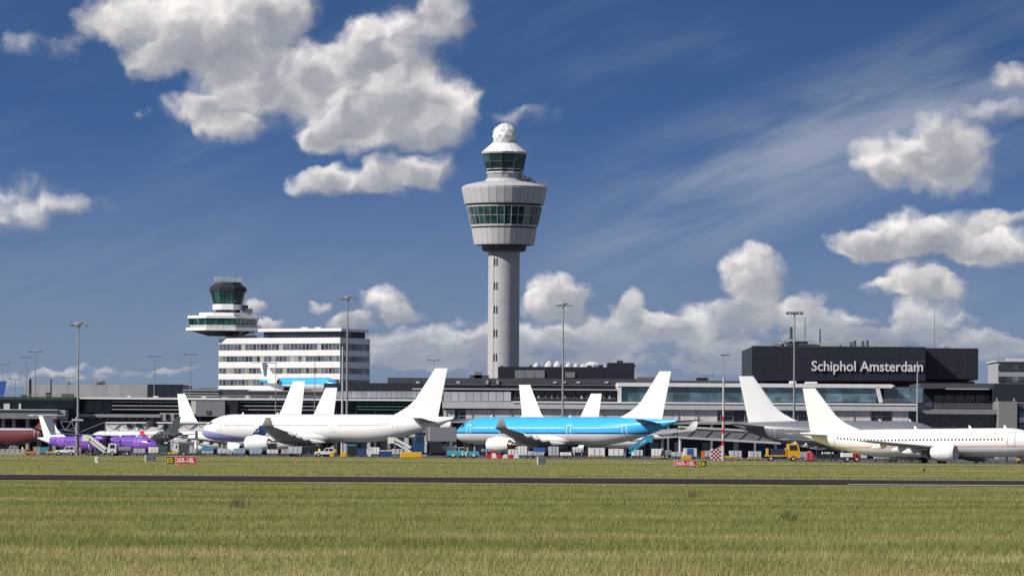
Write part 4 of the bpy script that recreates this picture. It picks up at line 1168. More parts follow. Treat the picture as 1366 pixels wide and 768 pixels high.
    for sd in (-1, 1):
        secs = []
        for u in (0, .5, 1):
            yy = ss*u; c_ = scr+(sct-scr)*u
            secs.append([(sx+yy*math.tan(ssw)+ax, sd*yy, sz+yy*math.tan(sdih)+ah) for ax, ah in airfoil(c_, .11)])
        MB().loft(secs).build('stabiliser', P.get('stabm', wingm), t, world=False, smooth=True)
    # tail outlet
    r, zc = fus_shape(L, P)
    MB().lathe([(r*.9, -.1), (r*.85, .12)], 12, (L, 0, zc), axis='x').build('tail_outlet', black, t, world=False)
    # landing gear
    def gear(nm, gx_, gy_, zt_, wr, npair, tw):
        lg = MB().tube((gx_, gy_, wr), (gx_, gy_, zt_), .16, .2, n=8).build(nm, paleste, t, world=False)
        for i in range(npair):
            xx = gx_ + (i-(npair-1)/2)*wr*2.2
            for s_ in (-1, 1):
                MB().lathe([(wr*.5, -.2), (wr*.93, -.2), (wr, -.1), (wr, .1), (wr*.93, .2), (wr*.5, .2)], 18, (0,0,0)).build('wheel', black, lg, world=False)
                o = lg.children[-1]; o.rotation_euler = (R(90), 0, 0); o.location = (xx, gy_+s_*tw, wr)
    big = D > 5
    gear('nose_gear', Ln*.62, 0, z0-Rr*.7, .52 if big else .4, 1, .32)
    for sd in (-1, 1): gear('main_gear', wx+cr_*.62+(.8 if P.get('high') else 1.2), sd*(5.2 if big else 3.6), (wz if P.get('high') else z0-Rr*.35), .68 if big else .55, 2 if big else 1, .55 if big else .42)
    # aerials
    for xx in (L*.16, L*.30, L*.52):
        mb = MB(); mb.prism([(xx, z0+Rr-.05), (xx+.5, z0+Rr-.05), (xx+.55, z0+Rr+.42), (xx+.35, z0+Rr+.42)], -.03, .03); mb.build('aerial_blade', finm, t, world=False)
    return t
def place(nose_px, tail_px, Ymid, L, toward=False):
    """heading and nose position from the pixel columns of nose and tail and the middle distance"""
    heading_left = nose_px < tail_px; dy_ = 0.0
    for _ in range(40):
        s_ = -1 if toward else 1
        Yn, Yt = Ymid + s_*dy_/2, Ymid - s_*dy_/2
        Xn, Xt = gx(nose_px, Yn), gx(tail_px, Yt)
        dxx = abs(Xt-Xn); dy_ = math.sqrt(max(L*L-dxx*dxx, 0.0))
    aft = Vector((Xt-Xn, Yt-Yn, 0))
    return (Xn, Yn, 0), math.atan2(aft.y, aft.x)
def widebody(L=63.7, **k):
    P = dict(L=L, D=5.64, z0=5.45, fsc=1.25, wing=(L*.33-2.3, 29.2, 13.6, 3.3, R(33.5), 3.2, R(4.4)), winglet=1.8, flex=1.1, kf=.5,
             eng=[(9.4, L*.33-1.7, 1.55, 5.6, 2.55)], fin=(L-12.6, 17.35, 8.6, 3.0, 8.0),
             stab=(L-9.3, 9.7, 5.6, 2.1, R(33), 6.9, R(5)), doors=[L*.10, L*.255, L*.56, L*.80], win0=L*.125, win1=L*.78, Lt=.34)
    P.update(k); return P
def narrow(L=37.6, **k):
    P = dict(L=L, D=3.95, z0=3.75, wing=(L*.355-1.2, 16.6, 7.0, 1.6, R(27), 3.0, R(5.1)), winglet=0, flex=.8,
             eng=[(5.75, L*.355-1.3, 1.12, 3.5, 1.95)], fin=(L-7.3, 11.9, 6.0, 1.9, 5.2),
             stab=(L-5.4, 6.2, 3.3, 1.4, R(31), 4.7, R(6)), doors=[L*.125, L*.86], win0=L*.16, win1=L*.83, fsc=.8, Lt=.36)
    P.update(k); return P
VI, DB = lin((162,166,230)), lin((22,60,110))
def lv_white(q, x, y, z):
    base = (.82,.815,.80)
    chin = q.m('LESS_THAN', z, q.m('MULTIPLY_ADD', x, -.14, 5.5))
    chin = q.m('MULTIPLY', chin, q.m('LESS_THAN', x, 16.5))
    c = q.mix(chin, base, (*VI,))
    sw = q.m('SUBTRACT', x, q.m('MULTIPLY', q.m('SUBTRACT', z, 3.0), 1.25))
    band = q.m('MULTIPLY', q.m('GREATER_THAN', sw, 13.2), q.m('LESS_THAN', sw, 16.6))
    band = q.m('MULTIPLY', band, q.m('LESS_THAN', z, 6.3))
    return q.mix(band, c, (*DB,))
BLU, BLD = (.045,.44,.80), (.01,.06,.30)
def lv_blue(zl, sw=.16, up=0.0):
    def fn(q, x, y, z):
        zz = q.m('SUBTRACT', z, q.m('MULTIPLY', q.m('MAXIMUM', q.m('SUBTRACT', x, 44.0), 0.0), up)) if up else z
        c = q.mix(q.m('GREATER_THAN', zz, zl), (.72,.71,.70), BLU)
        b = q.m('MULTIPLY', q.m('GREATER_THAN', zz, zl-sw), q.m('LESS_THAN', zz, zl+sw))
        return q.mix(b, c, BLD)
    return fn
def lv_red(q, x, y, z):
    c = (.82,.815,.805)
    b = q.m('MULTIPLY', q.m('GREATER_THAN', z, 2.45), q.m('LESS_THAN', z, 2.68))
    c = q.mix(q.m('MULTIPLY', b, .55), c, (.70,.10,.10))
    b2 = q.m('GREATER_THAN', z, 5.05)
    return q.mix(q.m('MULTIPLY', q.m('MULTIPLY', b2, q.m('GREATER_THAN', x, 29.0)), .5), c, (.75,.25,.25))
# white wide-body
l_, r_ = place(270, 605, 982, 63.7)
airliner('wide_body_airliner', 'white wide-body airliner with violet chin and dark blue swoosh behind its nose',
         widebody(loc=l_, rot=r_, z0=5.7, fin=(63.7-12.6, 17.7, 8.6, 3.0, 8.0), skin=livery('white_livery', lv_white), winm=mat('cabin_window_pale', (.16,.16,.18), .3), doorm=mat('door_faint', (.62,.61,.60), .5)))
# blue wide-body
l_, r_ = place(608, 903, 982, 58.8)
airliner('wide_body_airliner', 'bright blue wide-body airliner with white belly and thin dark blue cheatline',
         widebody(58.8, loc=l_, rot=r_, skin=livery('blue_livery', lv_blue(5.0, .16, .0)), winm=white, doorm=white, dline=1.3,
                  stabm=mat('stab_grey', (.20,.20,.21), .45)))
# grey wide-body seen past the red and white airliner; skin darkened to imitate shade
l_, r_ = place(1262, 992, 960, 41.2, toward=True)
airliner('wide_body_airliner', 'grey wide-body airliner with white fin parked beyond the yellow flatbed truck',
         widebody(43.5, loc=l_, rot=r_, z0=4.9, skin=mat('aircraft_shade_grey', (.16,.168,.19), .35, var=.05, scale=.4), eng=[(8.0, 12.0, 1.35, 4.8, 2.2)], winglet=0, wing=(12.8, 21.9, 10.0, 2.4, R(31), 2.9, R(2)), Lt=.42, stab=(43.5-8.0, 8.1, 5.0, 2.0, R(34), 6.4, R(5)), fin=(43.5-11.4, 16.5, 8.0, 3.0, 7.2), wingm=mat('wing_grey', (.5,.5,.5))))
# red-lined narrow-body at the right
l_, r_ = place(1398, 1068, 700, 38.6, toward=True)
airliner('narrow_body_airliner', 'white narrow-body airliner with thin red pinstripes and a row of dark windows',
         narrow(38.6, loc=l_, rot=r_, skin=livery('red_line_livery', lv_red), pitch=R(0.7), fsc=1.0, fairings=(.30, .48, .70), fairm=fuswhite,
                D=4.1, z0=3.15, wing=(37.6*.355-1.2, 16.6, 7.2, 1.7, R(27), 2.0, R(4.4)), stab=(38.6-5.4, 6.2, 3.3, 1.4, R(31), 4.3, R(3)), fin=(38.6-8.0, 11.25, 6.3, 2.0, 5.6), eng=[(5.75, 37.6*.355-1.6, 1.2, 3.7, 1.65)]))
# white narrow-body whose tail rises left of the white wide-body's nose
l_, r_ = place(392, 236, 1052, 36.0, toward=True)
airliner('narrow_body_airliner', 'low white narrow-body airliner parked behind the row of silver containers',
         narrow(36.0, loc=l_, rot=r_, D=3.76, z0=3.2, fin=(36-8.0, 13.4, 6.6, 2.4, 5.6), stab=(36-5.2, 6.2, 3.2, 1.4, R(31), 4.3, R(6)),
                wing=(12.0, 16.6, 7.0, 1.6, R(27), 2.3, R(5.5)), eng=[(5.2, 10.6, 1.0, 3.6, 1.5)]))
# hidden airliners showing only their white fins
for (np_, tp_, Ym, L_, fh, lab) in (
        (232, 405, 1082, 40.0, 16.4, 'white tail fin of an airliner hidden behind the violet-chinned wide-body, taller of two'),
        (280, 448, 1112, 40.0, 15.4, 'white tail fin of an airliner hidden behind the violet-chinned wide-body, shorter of two'),
        (862, 693, 1085, 40.0, 16.3, 'white tail fin leaning left over the blue wide-body, its airliner hidden'),
        (652, 801, 1128, 38.0, 14.6, 'white tail fin leaning right over the blue wide-body, its airliner hidden')):
    l_, r_ = place(np_, tp_, Ym, L_, toward=np_ > tp_)
    airliner('narrow_body_airliner', lab, narrow(L_, loc=l_, rot=r_, D=4.0, z0=4.2, fin=(L_-9.3, fh, 8.0, 3.6, 6.0)), 'parked airliners hidden behind nearer ones')
# regional jet behind the propeller airliner
l_, r_ = place(121, 243, 1015, 34.0)
def lv_jet(q, x, y, z):
    d = q.m('GREATER_THAN', q.m('ADD', x, q.m('MULTIPLY', z, -1.5)), 19.0)
    c = q.mix(d, (.78,.76,.74), (.045,.05,.055))
    rr_ = q.m('ABSOLUTE', q.m('SUBTRACT', x, q.m('MULTIPLY_ADD', z, -2.2, 31.0)))
    return q.mix(q.m('LESS_THAN', rr_, .9), c, (.62,.02,.03))
airliner('regional_jet', 'white regional jet with a black tail and red flashes behind the purple propeller airliner',
         narrow(34.0, loc=l_, rot=r_, D=3.0, z0=3.55, skin=livery('jet_livery', lv_jet), finm=mat('dark_fin', (.05,.055,.06), .4), fin=(34-6.2, 8.0, 4.6, 1.6, 4.0),
                wing=(11.5, 13.0, 5.4, 1.4, R(26), 2.3, R(5)), eng=[(4.0, 10.2, .8, 2.8, 1.5)], stab=(34-4.4, 5.0, 2.6, 1.1, R(30), 4.0, R(6))))
# purple propeller airliner
l_, r_ = place(211, 50, 928, 31.5, toward=True)
PU = (.20,.085,.46)
def lv_pur(q, x, y, z):
    d = q.m('GREATER_THAN', q.m('ADD', x, q.m('MULTIPLY', z, -.25)), 27.0)
    return q.mix(d, PU, (.80,.81,.79))
airliner('propeller_airliner', 'purple propeller airliner with white T-tail beside the boarding stairs', 
         narrow(31.5, loc=l_, rot=r_, D=2.75, z0=2.3, high=1, skin=livery('purple_livery', lv_pur), winm=mat('cabin_window', (.03,.03,.04)), doors=[4.4, 24.5], doorm=mat('door_pale', (.4,.35,.6)),
                fin=(31.5-6.4, 7.7, 4.6, 3.2, 3.0), fillet=1, stab=(31.5-4.0, 4.4, 2.7, 1.5, R(12), 7.65, 0), stabm=white, finm=white,
                wing=(11.6, 14.0, 3.2, 1.6, R(4), 3.65, R(1.5)), straight=1, wingm=mat('purple_wing', (.30,.26,.42), .4), fairings=(), eng=[], prop=[(4.3, 9.6, .62, 6.0, 3.2)], nacm=mat('purple_paint', PU, .35)))
# maroon airliner running out of the picture
l_, r_ = place(-95, 78, 985, 40.0)
airliner('narrow_body_airliner', 'maroon airliner with pale roof line behind the hi-vis ground workers',
         narrow(40.0, loc=l_, rot=r_, D=3.6, z0=3.6, skin=livery('maroon_livery', lambda q, x, y, z: q.mix(q.m('GREATER_THAN', z, 4.95), (.13,.032,.032), (.45,.43,.42))), wingm=bluep,
                finm=mat('maroon_fin', (.13,.032,.032), .4), fin=(31.8, 7.2, 4.5, 2.2, 3.2), fillet=0, win1=20))
l_, r_ = place(-235, 8, 1255, 55.0)
airliner('narrow_body_airliner', 'airliner with a royal blue fin showing above the glazed pier roof', narrow(55.0, loc=l_, rot=r_, D=5.2, z0=5.0, finm=mat('royal_blue', (.02,.07,.30), .4), fin=(55-10.5, 18.4, 8.0, 3.4, 7.2), skin=mat('aircraft_blue', (.03,.06,.2), .35)))
# display jet on the roof terrace
Yj = 1228.0
def lv_disp(q, x, y, z):
    c = q.mix(q.m('GREATER_THAN', z, 1.75), (.66,.66,.67), BLU)
    return q.mix(q.m('MULTIPLY', q.m('GREATER_THAN', x, 26.5), q.m('GREATER_THAN', z, 3.2)), c, (.74,.74,.74))
l_, r_ = place(450, 346, Yj, 31.0, toward=True)
zdeck = at(400, 520.8, Yj).z - .25
airliner('display_jet', 'blue and white retired jet displayed on the roof terrace before the office block',
         narrow(31.0, loc=(l_[0], l_[1], zdeck), rot=r_, D=3.2, z0=1.9, skin=livery('display_livery', lv_disp), fin=(31-6.2, 7.6, 4.6, 3.0, 3.6), stab=(31-3.6, 4.2, 2.6, 1.4, R(22), 7.5, R(-2)), stabm=white,
                wing=(11.5, 7.5, 5.2, 2.4, R(22), .9, R(3)), fairings=(), eng=[(2.35, 31-10.5, .75, 4.0, 2.5)], rear_eng=1, engm=white, winm=mat('cabin_window_pale', (.1,.1,.12)), doors=[4.5]))
# ================================================================== jet bridges
def jet_bridge(x0, x1, yt0, yt1, hpx, Y, m, label, truss=True, legs=(), tint=None):
    """passenger bridge between two pixel columns, with glazed truss sides"""
    a, b = at(x0, yt0, Y), at(x1, yt1, Y); h = hpx*Y/F
    t = thing('jet_bridge', label, 'jet bridge', ((a.x+b.x)/2, Y, 0))
    def q(u, dz): v = a.lerp(b, u); return Vector((v.x, 0, v.z-dz))
    W_ = 2.6
    for nm, d0, d1, mm in (('roof', 0, h*.16, m), ('floor', h*.84, h, m)):
        p0, p1, p2, p3 = q(0, d1), q(1, d1), q(1, d0), q(0, d0)
        mb = MB(); mb.hexa([(p0.x,Y,p0.z),(p1.x,Y,p1.z),(p1.x,Y+W_,p1.z),(p0.x,Y+W_,p0.z)], [(p3.x,Y,p3.z),(p2.x,Y,p2.z),(p2.x,Y+W_,p2.z),(p3.x,Y+W_,p3.z)]); mb.build(nm, m, t)
    p0, p1, p2, p3 = q(0, h*.84), q(1, h*.84), q(1, h*.16), q(0, h*.16)
    mb = MB(); mb.hexa([(p0.x,Y+.2,p0.z),(p1.x,Y+.2,p1.z),(p1.x,Y+W_-.2,p1.z),(p0.x,Y+W_-.2,p0.z)], [(p3.x,Y+.2,p3.z),(p2.x,Y+.2,p2.z),(p2.x,Y+W_-.2,p2.z),(p3.x,Y+W_-.2,p3.z)]); mb.build('tunnel', tint or m, t)
    n = max(4, int(abs(b.x-a.x)/1.7)); n += n % 2
    if truss:
        for i in range(n):
            lo, hi = (h*.84, h*.16) if i % 2 else (h*.16, h*.84)
            u, v = q(i/n, lo), q((i+1)/n, hi)
            MB().bar((u.x, Y+.1, u.z), (v.x, Y+.1, v.z), .13).build('truss_member', midgrey if tint else darkgrey, t)
    for u in legs:
        v = q(u, h)
        MB().tube((v.x, Y+W_/2, 0), (v.x, Y+W_/2, v.z), .35, .3, n=10).build('support_leg', m, t)
        mb = MB(); mb.box(v.x-1.4, v.x+1.4, Y+.6, Y+2.0, .05, .7); mb.build('drive_bogie', darkgrey, t)
    return t
wb = jet_bridge(141, 283, 562.4, 562.4, 12.6, 1032, mat('bridge_white', (.82,.80,.78), .5, var=.05), 'white passenger bridge with dark windows behind the purple propeller airliner', True, (.35, .85), mat('bridge_cream', (.78,.74,.70), .5))
for px in (169, 182, 218):
    mb = MB(); a, b, zt, zb = pr(px, px+(7 if px < 200 else 6), 564.6, 569.6 if px < 200 else 573.8, 1032); mb.box(a, b, 1031.93, 1032.05, zb, zt); mb.build('bridge_window', gdark, wb)
mb = MB(); q = at(202, 560.5, 1030); mb.lathe([(3.0/2, at(202, 569, 1030).z), (1.4, at(202, 565, 1030).z), (.6, q.z)], 10, (q.x, 1029.5, 0)); mb.build('bridge_cab_hood', dknavy, wb)
gb = jet_bridge(905, 1042, 567.4, 575.2, 17, 1010, palegrey, 'grey passenger bridge with triangular truss sides behind the banded pole', True, (.02, .95), mat('bridge_tint', (.20,.205,.21), .4))
gb2 = jet_bridge(865, 903, 574, 571, 12, 1016, palegrey, 'short grey bridge head under the blue airliner tail', True, (.5,), mat('bridge_tint', (.2,.2,.21)))
# ================================================================== ground service equipment
def wheel(mb_parent, x, y, r, w=.28):
    mb = MB().lathe([(r*.45, -w/2), (r*.9, -w/2), (r, -w*.3), (r, w*.3), (r*.9, w/2), (r*.45, w/2)], 14, (0,0,0))
    o = mb.build('wheel', black, mb_parent, world=False); o.rotation_euler = (R(90), 0, 0); o.location = (x, y, r)
    MB().lathe([(r*.5, -w/2-.02), (r*.5, w/2+.02)], 10, (0,0,0)).build('rim', paleste, o, world=False)
    return o
def wheels(t, xs, hw, r=.42):
    for x in xs:
        for s_ in (-1, 1): wheel(t, x, s_*hw, r)
def base(px, Y): return (gx(px, Y), Y, 0.0)
G_ULD = 'cargo containers on dollies along the apron edge'
def uld(px, w_px, h_px, Y, label, m=None, top=None, dolly=None, notch=1, group=G_ULD):
    s = Y/F; w, h = w_px*s, h_px*s
    t = thing('cargo_container', label, 'container', base(px, Y), random.uniform(-.08, .08), group)
    zb = .55
    c = [(-w/2, zb), (w/2*(.82 if notch else 1), zb), (w/2, zb+h*.25), (w/2, h), (-w/2, h)] if notch else [(-w/2, zb), (w/2, zb), (w/2, h), (-w/2, h)]
    b = MB().prism(c, -.75, .75).build('shell', m or alu, t, world=False, bevel=.03)
    for i in (1, 2):
        MB().box(-w/2+w*i/3-.03, -w/2+w*i/3+.03, -.79, -.745, zb+.08, h-.06).build('rib', midgrey, b, world=False)
    MB().box(-w/2-.02, w/2*.82, -.79, -.745, zb, zb+.12).build('base_rail', steel, b, world=False)
    if top: MB().box(-w/2-.05, w/2+.05, -.82, .82, h-.02-h*.3, h+.04).build('cover', top, t, world=False)
    d = MB().box(-w/2-.15, w/2+.2, -.8, .8, .36, .52).build('dolly_deck', dolly or darkgrey, t, world=False)
    MB().bar((w/2+.2, 0, .42), (w/2+1.0, 0, .3), .08).build('tow_bar', dolly or darkgrey, t, world=False)
    wheels(t, (-w*.32, w*.32), .66, .2)
    return t
random.seed(21)
Yc = 925.0
uld(255, 15.5, 10.5, Yc, 'dented silver cargo container next to the white box truck')
uld(277, 15.5, 12, Yc, 'silver cargo container with a turquoise cover on top', top=turq)
uld(298.5, 16, 10.5, Yc, 'silver cargo container between the turquoise-covered one and the pale blue ones')
pblue = mat('pale_blue_container', (.36,.48,.58), .45, .1, var=.1, scale=.8)
uld(319.5, 16, 11, Yc, 'pale blue cargo container beside a plain silver one', pblue)
uld(341.5, 16, 11, Yc, 'pale blue cargo container beside the pallet with a dark load', pblue)
uld(363.5, 14.5, 9.5, Yc, 'pale pallet wagon carrying a dark load under a white frame', tarp, top=None, notch=0)
mb = MB(); sx = Yc/F
ot = thing('pallet_load', 'dark boxed load under a white frame on the pallet wagon', 'cargo', (gx(363.5, Yc), Yc, 9.5*sx), 0)
MB().box(-.98, .98, -.7, .7, 0, .75).build('load_box', dknavy, ot, world=False)
for x in (-1.0, 1.0): MB().box(x-.06, x+.06, -.75, .75, 0, 1.2).build('frame_post', paleste, ot, world=False)
MB().box(-1.06, 1.06, -.75, .75, 1.2, 1.32).build('frame_top', white, ot, world=False)
uld(380, 9, 10, Yc+4, 'small silver cargo container just behind the pallet wagon')
uld(394, 18, 13.5, Yc+6, 'tall silver cargo container beside the black baggage carts')
for (px, w_, h_, lab, m_, n_) in (
        (684, 12, 12, 'white cargo container behind the red and white barriers, under the blue airliner engine', tarp, 0),
        (697, 12.5, 16, 'tall pale cargo container behind the red and white barriers', tarp, 1),
        (706, 10, 9.5, 'low silver cargo container at the end of the red and white barriers', alu, 1),
        (719, 15, 14, 'silver cargo container with a blue cover under the blue airliner wing', alu, 1),
        (738.5, 13.5, 16, 'tall light grey cargo container under the blue airliner wing root', alu, 0)):
    uld(px, w_, h_, 905, lab, m_, midblue if 'blue cover' in lab else None, None, n_)
uld(755, 15, 8.5, 900, 'low white tarpaulin-covered cart next to the black baggage carts', tarp, notch=0)
uld(796, 21, 14.5, 905, 'large white covered cart with a yellow post, first of two below the blue airliner', tarp, dolly=yellow, notch=0)
uld(822, 20, 13.5, 905, 'large white covered cart next to the turquoise conveyor', tarp, notch=1)
uld(875.5, 12.5, 14, 890, 'white cargo container on a yellow dolly between conveyor and grey cart', tarp, dolly=yellow)
uld(905, 18, 10, 890, 'grey cargo cart beside the blue and white striped container', alu, notch=0)
st = uld(920.5, 17, 15.5, 860, 'white cargo container with a broad blue stripe', white, notch=0)
MB().box(-.62, .42, -.83, -.795, .7, 2.02).build('stripe', midblue, st, world=False)
uld(981, 16, 13, 820, 'silver cargo container on a yellow dolly right of the banded pole', alu, dolly=yellow, notch=0)
uld(1007, 16, 12.5, 815, 'silver cargo container on a yellow dolly behind the yellow flatbed truck', alu, dolly=yellow, notch=0)
uld(1176, 20, 12, 745, 'grey cargo container under the red-lined airliner belly', alu, notch=0)
for (px, w_, h_, Y_, lab, m_) in (
        (500, 13, 13, 950, 'white cargo container behind the wide dark blue bin', tarp), (530, 15, 11, 960, 'silver cargo container below the white belt conveyor', alu),
        (648, 12, 12, 945, 'pale blue cargo container behind the turquoise tow tractor', pblue), (770, 12, 15, 940, 'tall white cargo container behind the black carts under the blue airliner', tarp),
        (850, 14, 12, 930, 'white cargo container behind the turquoise belt conveyor', tarp), (946, 13, 12, 880, 'silver cargo container between the orange bin and the chequered hut', alu),
        (1072, 13, 12, 830, 'pale blue cargo container behind the faded red canvas load', pblue), (1104, 15, 12, 800, 'white cargo container behind the black carts by the half-red van', tarp),
        (1150, 13, 11, 790, 'silver cargo container right of the half-red van', alu), (1222, 16, 11, 770, 'pale blue cargo container behind the red-lined airliner main wheels', pblue),
        (186, 15, 10, 905, 'low silver cargo container below the purple airliner nose', alu), (205, 13, 12, 905, 'white cargo container between purple airliner nose and white box truck', tarp),
        (219, 9, 14, 915, 'narrow dark green cargo container behind the yellow tow cart', green), (60, 11, 11, 915, 'small turquoise cargo container behind the grey square bin', turq), (122, 12, 10, 930, 'dark blue cargo container under the white boarding stairs', bluep)):
    uld(px, w_, h_, Y_, lab, m_, notch=int(px) % 2)
def canvas(px, w_px, h_px, Y, m, label, name='covered_load'):
    s = Y/F; w, h = w_px*s, h_px*s
    t = thing(name, label, 'tarpaulin load', base(px, Y))
    MB().prism([(-w/2,.12),(w/2,.12),(w/2*.95,h*.5),(w*.12,h*.93),(-w*.08,h),(-w*.42,h*.88),(-w*.47,h*.5)], -.8, .8).build('canvas', m, t, world=False, bevel=.14)
    for k_ in (-.25, .2): MB().bar((w*k_,-.83,.1), (w*k_,-.83,h*.8), .05).build('lashing_strap', darkgrey, t, world=False)
    MB().box(-w/2, w/2, -.95, .95, 0.01, .1).build('pallet', darkgrey, t, world=False)
canvas(1191, 13, 11, 745, green, 'green canvas-covered load under the red-lined airliner belly')
canvas(1081, 14, 14.5, 770, mat('faded_red_canvas', (.55,.09,.12), .7), 'faded red canvas-covered load right of the yellow flatbed truck')
def black_carts(px, n, Y, label):
    for i in range(n):
        q = px+i*10
        t = thing('baggage_cart', label, 'baggage cart', base(q, Y), 0, 'black baggage carts on the apron')
        w = 1.25
        MB().box(-w/2, w/2, -.7, .7, .4, .55).build('deck', darkgrey, t, world=False)
        for x in (-w/2+.05, w/2-.05):
            for y in (-.65, .65): MB().box(x-.04, x+.04, y-.04, y+.04, .55, 1.6).build('post', darkgrey, t, world=False)
        MB().box(-w/2, w/2, -.72, .72, 1.6, 1.68).build('roof', black, t, world=False)
        MB().box(-w/2+.1, w/2-.1, -.6, .6, .56, 1.25).build('curtain', black, t, world=False)
        wheels(t, (-w*.3, w*.3), .6, .2)
black_carts(407, 3, 918, 'black baggage cart in the train under the violet-chinned airliner wing')
black_carts(761, 3, 908, 'black baggage cart in the train under the blue airliner belly')
black_carts(488, 4, 950, 'black baggage cart in the train behind the dark blue bins')  # trains from here on are added clutter, standing in for dark shadow
black_carts(932, 4, 905, 'black baggage cart in the train beneath the grey truss bridge')
black_carts(1094, 3, 775, 'black baggage cart in the train between red canvas and half-red van')
black_carts(1206, 4, 735, 'black baggage cart in the train under the red-lined airliner wing')
black_carts(644, 2, 930, 'black baggage cart in the pair behind the turquoise tow tractor')
def cone_tank(px, w_px, h_px, Y, label, m=yellow):
    s = Y/F; w, h = w_px*s, h_px*s
    t = thing('ballast_block', label, 'ballast block', base(px, Y))
    MB().box(-w/2, w/2, -.5, .5, .08, h).build('block', m, t, world=False, bevel=.08)
    for x in (-w*.3, w*.3): MB().box(x-.15, x+.15, -.55, .55, 0, .10).build('skid', darkgrey, t, world=False)
    for x in (-w*.25, w*.25): MB().tube((x, 0, h-.02), (x, 0, h+.1), .06, n=6).build('lifting_eye', steel, t, world=False)
cone_tank(548.5, 29, 8, 860, 'long yellow ballast block below the violet-chinned airliner tail')
cone_tank(443, 5.5, 7, 880, 'small square yellow ballast block beside the black baggage carts')
cone_tank(458, 7.5, 7, 880, 'wider square yellow ballast block before the dark blue bins')
cone_tank(916, 14, 6.5, 825, 'yellow ballast block in front of the blue striped container')
cone_tank(617, 9, 3, 880, 'low yellow ballast block beside the turquoise tow tractor')
def bin_(px, w_px, h_px, Y, m, label, lid=None):
    s = Y/F; w, h = w_px*s, h_px*s
    t = thing('waste_bin', label, 'bin', base(px, Y))
    MB().hexa([(-w*.44,-.6,.15),(w*.44,-.6,.15),(w*.44,.6,.15),(-w*.44,.6,.15)], [(-w/2,-.7,h*.9),(w/2,-.7,h*.9),(w/2,.7,h*.9),(-w/2,.7,h*.9)]).build('body', m, t, world=False)
    MB().box(-w*.52, w*.52, -.74, .74, h*.9, h).build('lid', lid or m, t, world=False, bevel=.05)
    wheels(t, (-w*.3, w*.3), .5, .14)
bin_(481.5, 11, 12, 900, bluep, 'tall dark blue bin under the violet-chinned airliner belly')
bin_(514, 18, 9.5, 900, bluep, 'wide dark blue bin with a pale lid near the white conveyor', tarp)
bin_(470, 10, 17, 905, black, 'black bin with a turquoise lid beside the yellow blocks', turq)
bin_(492, 6, 11, 906, tarp, 'slim white bin between the two dark blue bins')
bin_(938, 4.5, 12, 850, orange, 'slim orange bin beside the blue striped container')
bin_(49.5, 10, 11.5, 900, mat('grey_bin', (.33,.31,.31), .6), 'grey square bin near the hi-vis ground workers')
def truck(px, w_px, h_px, Y, label, cabm, bodym, kind='box', flip=False, name='service_truck'):
    """side view lorry: cab at the left (or right when flipped)"""
    s = Y/F; w, h = w_px*s, h_px*s
    t = thing(name, label, 'truck', base(px, Y)); f = -1 if flip else 1
    X = lambda v: f*v
    def bx(mb, x0, x1, *a): mb.box(min(X(x0), X(x1)), max(X(x0), X(x1)), *a); return mb
    cl = min(w*.38, 2.1); wr = .45
    pts = [(X(-w/2), .5), (X(-w/2+cl), .5), (X(-w/2+cl), h*.98), (X(-w/2+.35), h*.98), (X(-w/2+.05), h*.55)]
    cab = MB().prism(pts, -1.15, 1.15).build('cab', cabm, t, world=False, bevel=.05)
    win = [(X(-w/2+.50), h*.62), (X(-w/2+cl-.35), h*.62), (X(-w/2+cl-.35), h*.90), (X(-w/2+.60), h*.90)]
    MB().prism(win, -1.18, 1.18).build('side_window', gdark, cab, world=False)
    MB().prism([(X(-w/2+.03), h*.60), (X(-w/2+.28), h*.60), (X(-w/2+.52), h*.93), (X(-w/2+.28), h*.93)], -.95, .95).build('windscreen', gdark, cab, world=False)
    for y in (-.8, .8): MB().box(min(X(-w/2-.03), X(-w/2+.1)), max(X(-w/2-.03), X(-w/2+.1)), y-.15, y+.15, .65, .85).build('headlight', paleste, cab, world=False)
    bx(MB(), -w/2+.3, w/2, -.9, .9, .42, .62).build('chassis', darkgrey, t, world=False)
    if kind == 'box': bx(MB(), -w/2+cl+.12, w/2, -1.2, 1.2, .75, h).build('box_body', bodym, t, world=False, bevel=.04)
    elif kind == 'flat':
        bx(MB(), -w/2+cl+.12, w/2, -1.2, 1.2, .80, 1.0).build('flat_bed', bodym, t, world=False)
        bx(MB(), -w/2+cl+.12, -w/2+cl+.3, -1.2, 1.2, 1.0, h*.75).build('headboard', bodym, t, world=False)
        bx(MB(), w/2-.5, w/2-.2, -1.2, 1.2, 1.0, h*.72).build('tail_post', bodym, t, world=False)
        for k_ in range(4): bx(MB(), -w/2+cl+.5+k_*(w-cl-1.3)/4, -w/2+cl+.4+(k_+1)*(w-cl-1.3)/4, -1.0, 1.0, 1.02, h*.70).build('crate', mat('crate_blue', (.03,.045,.10), .6), t, world=False)
    elif kind == 'tank':
        bx(MB(), -w/2+cl+.12, w/2, -1.0, 1.0, .8, h*.72).build('tank', bodym, t, world=False, bevel=.2)
    wheels(t, [X(-w/2+cl*.55), X(w/2-.9)], 1.05, wr)
    MB().box(min(X(-w/2+cl*.4), X(-w/2+cl*.6)), max(X(-w/2+cl*.4), X(-w/2+cl*.6)), -.5, .5, h*.98, h*1.03).build('beacon', orange, cab, world=False)
    return t
truck(241.5, 21, 17, 915, 'white cab truck with a dark box body at the head of the container row', white, darkgrey, 'box')
truck(1044, 47, 24, 772, 'yellow flatbed truck loaded with dark blue crates', yellow, yellow, 'flat', True)
truck(160, 33, 16.5, 910, 'white-fronted tank truck with a grey tank beside the boarding stairs', white, midgrey, 'tank')
truck(1135, 26, 12, 752, 'small van, half white and half red, under the red-lined airliner', red, tarp, 'box', True)
truck(18, 13, 12, 945, 'small grey van by the maroon airliner', palegrey, midgrey, 'box')
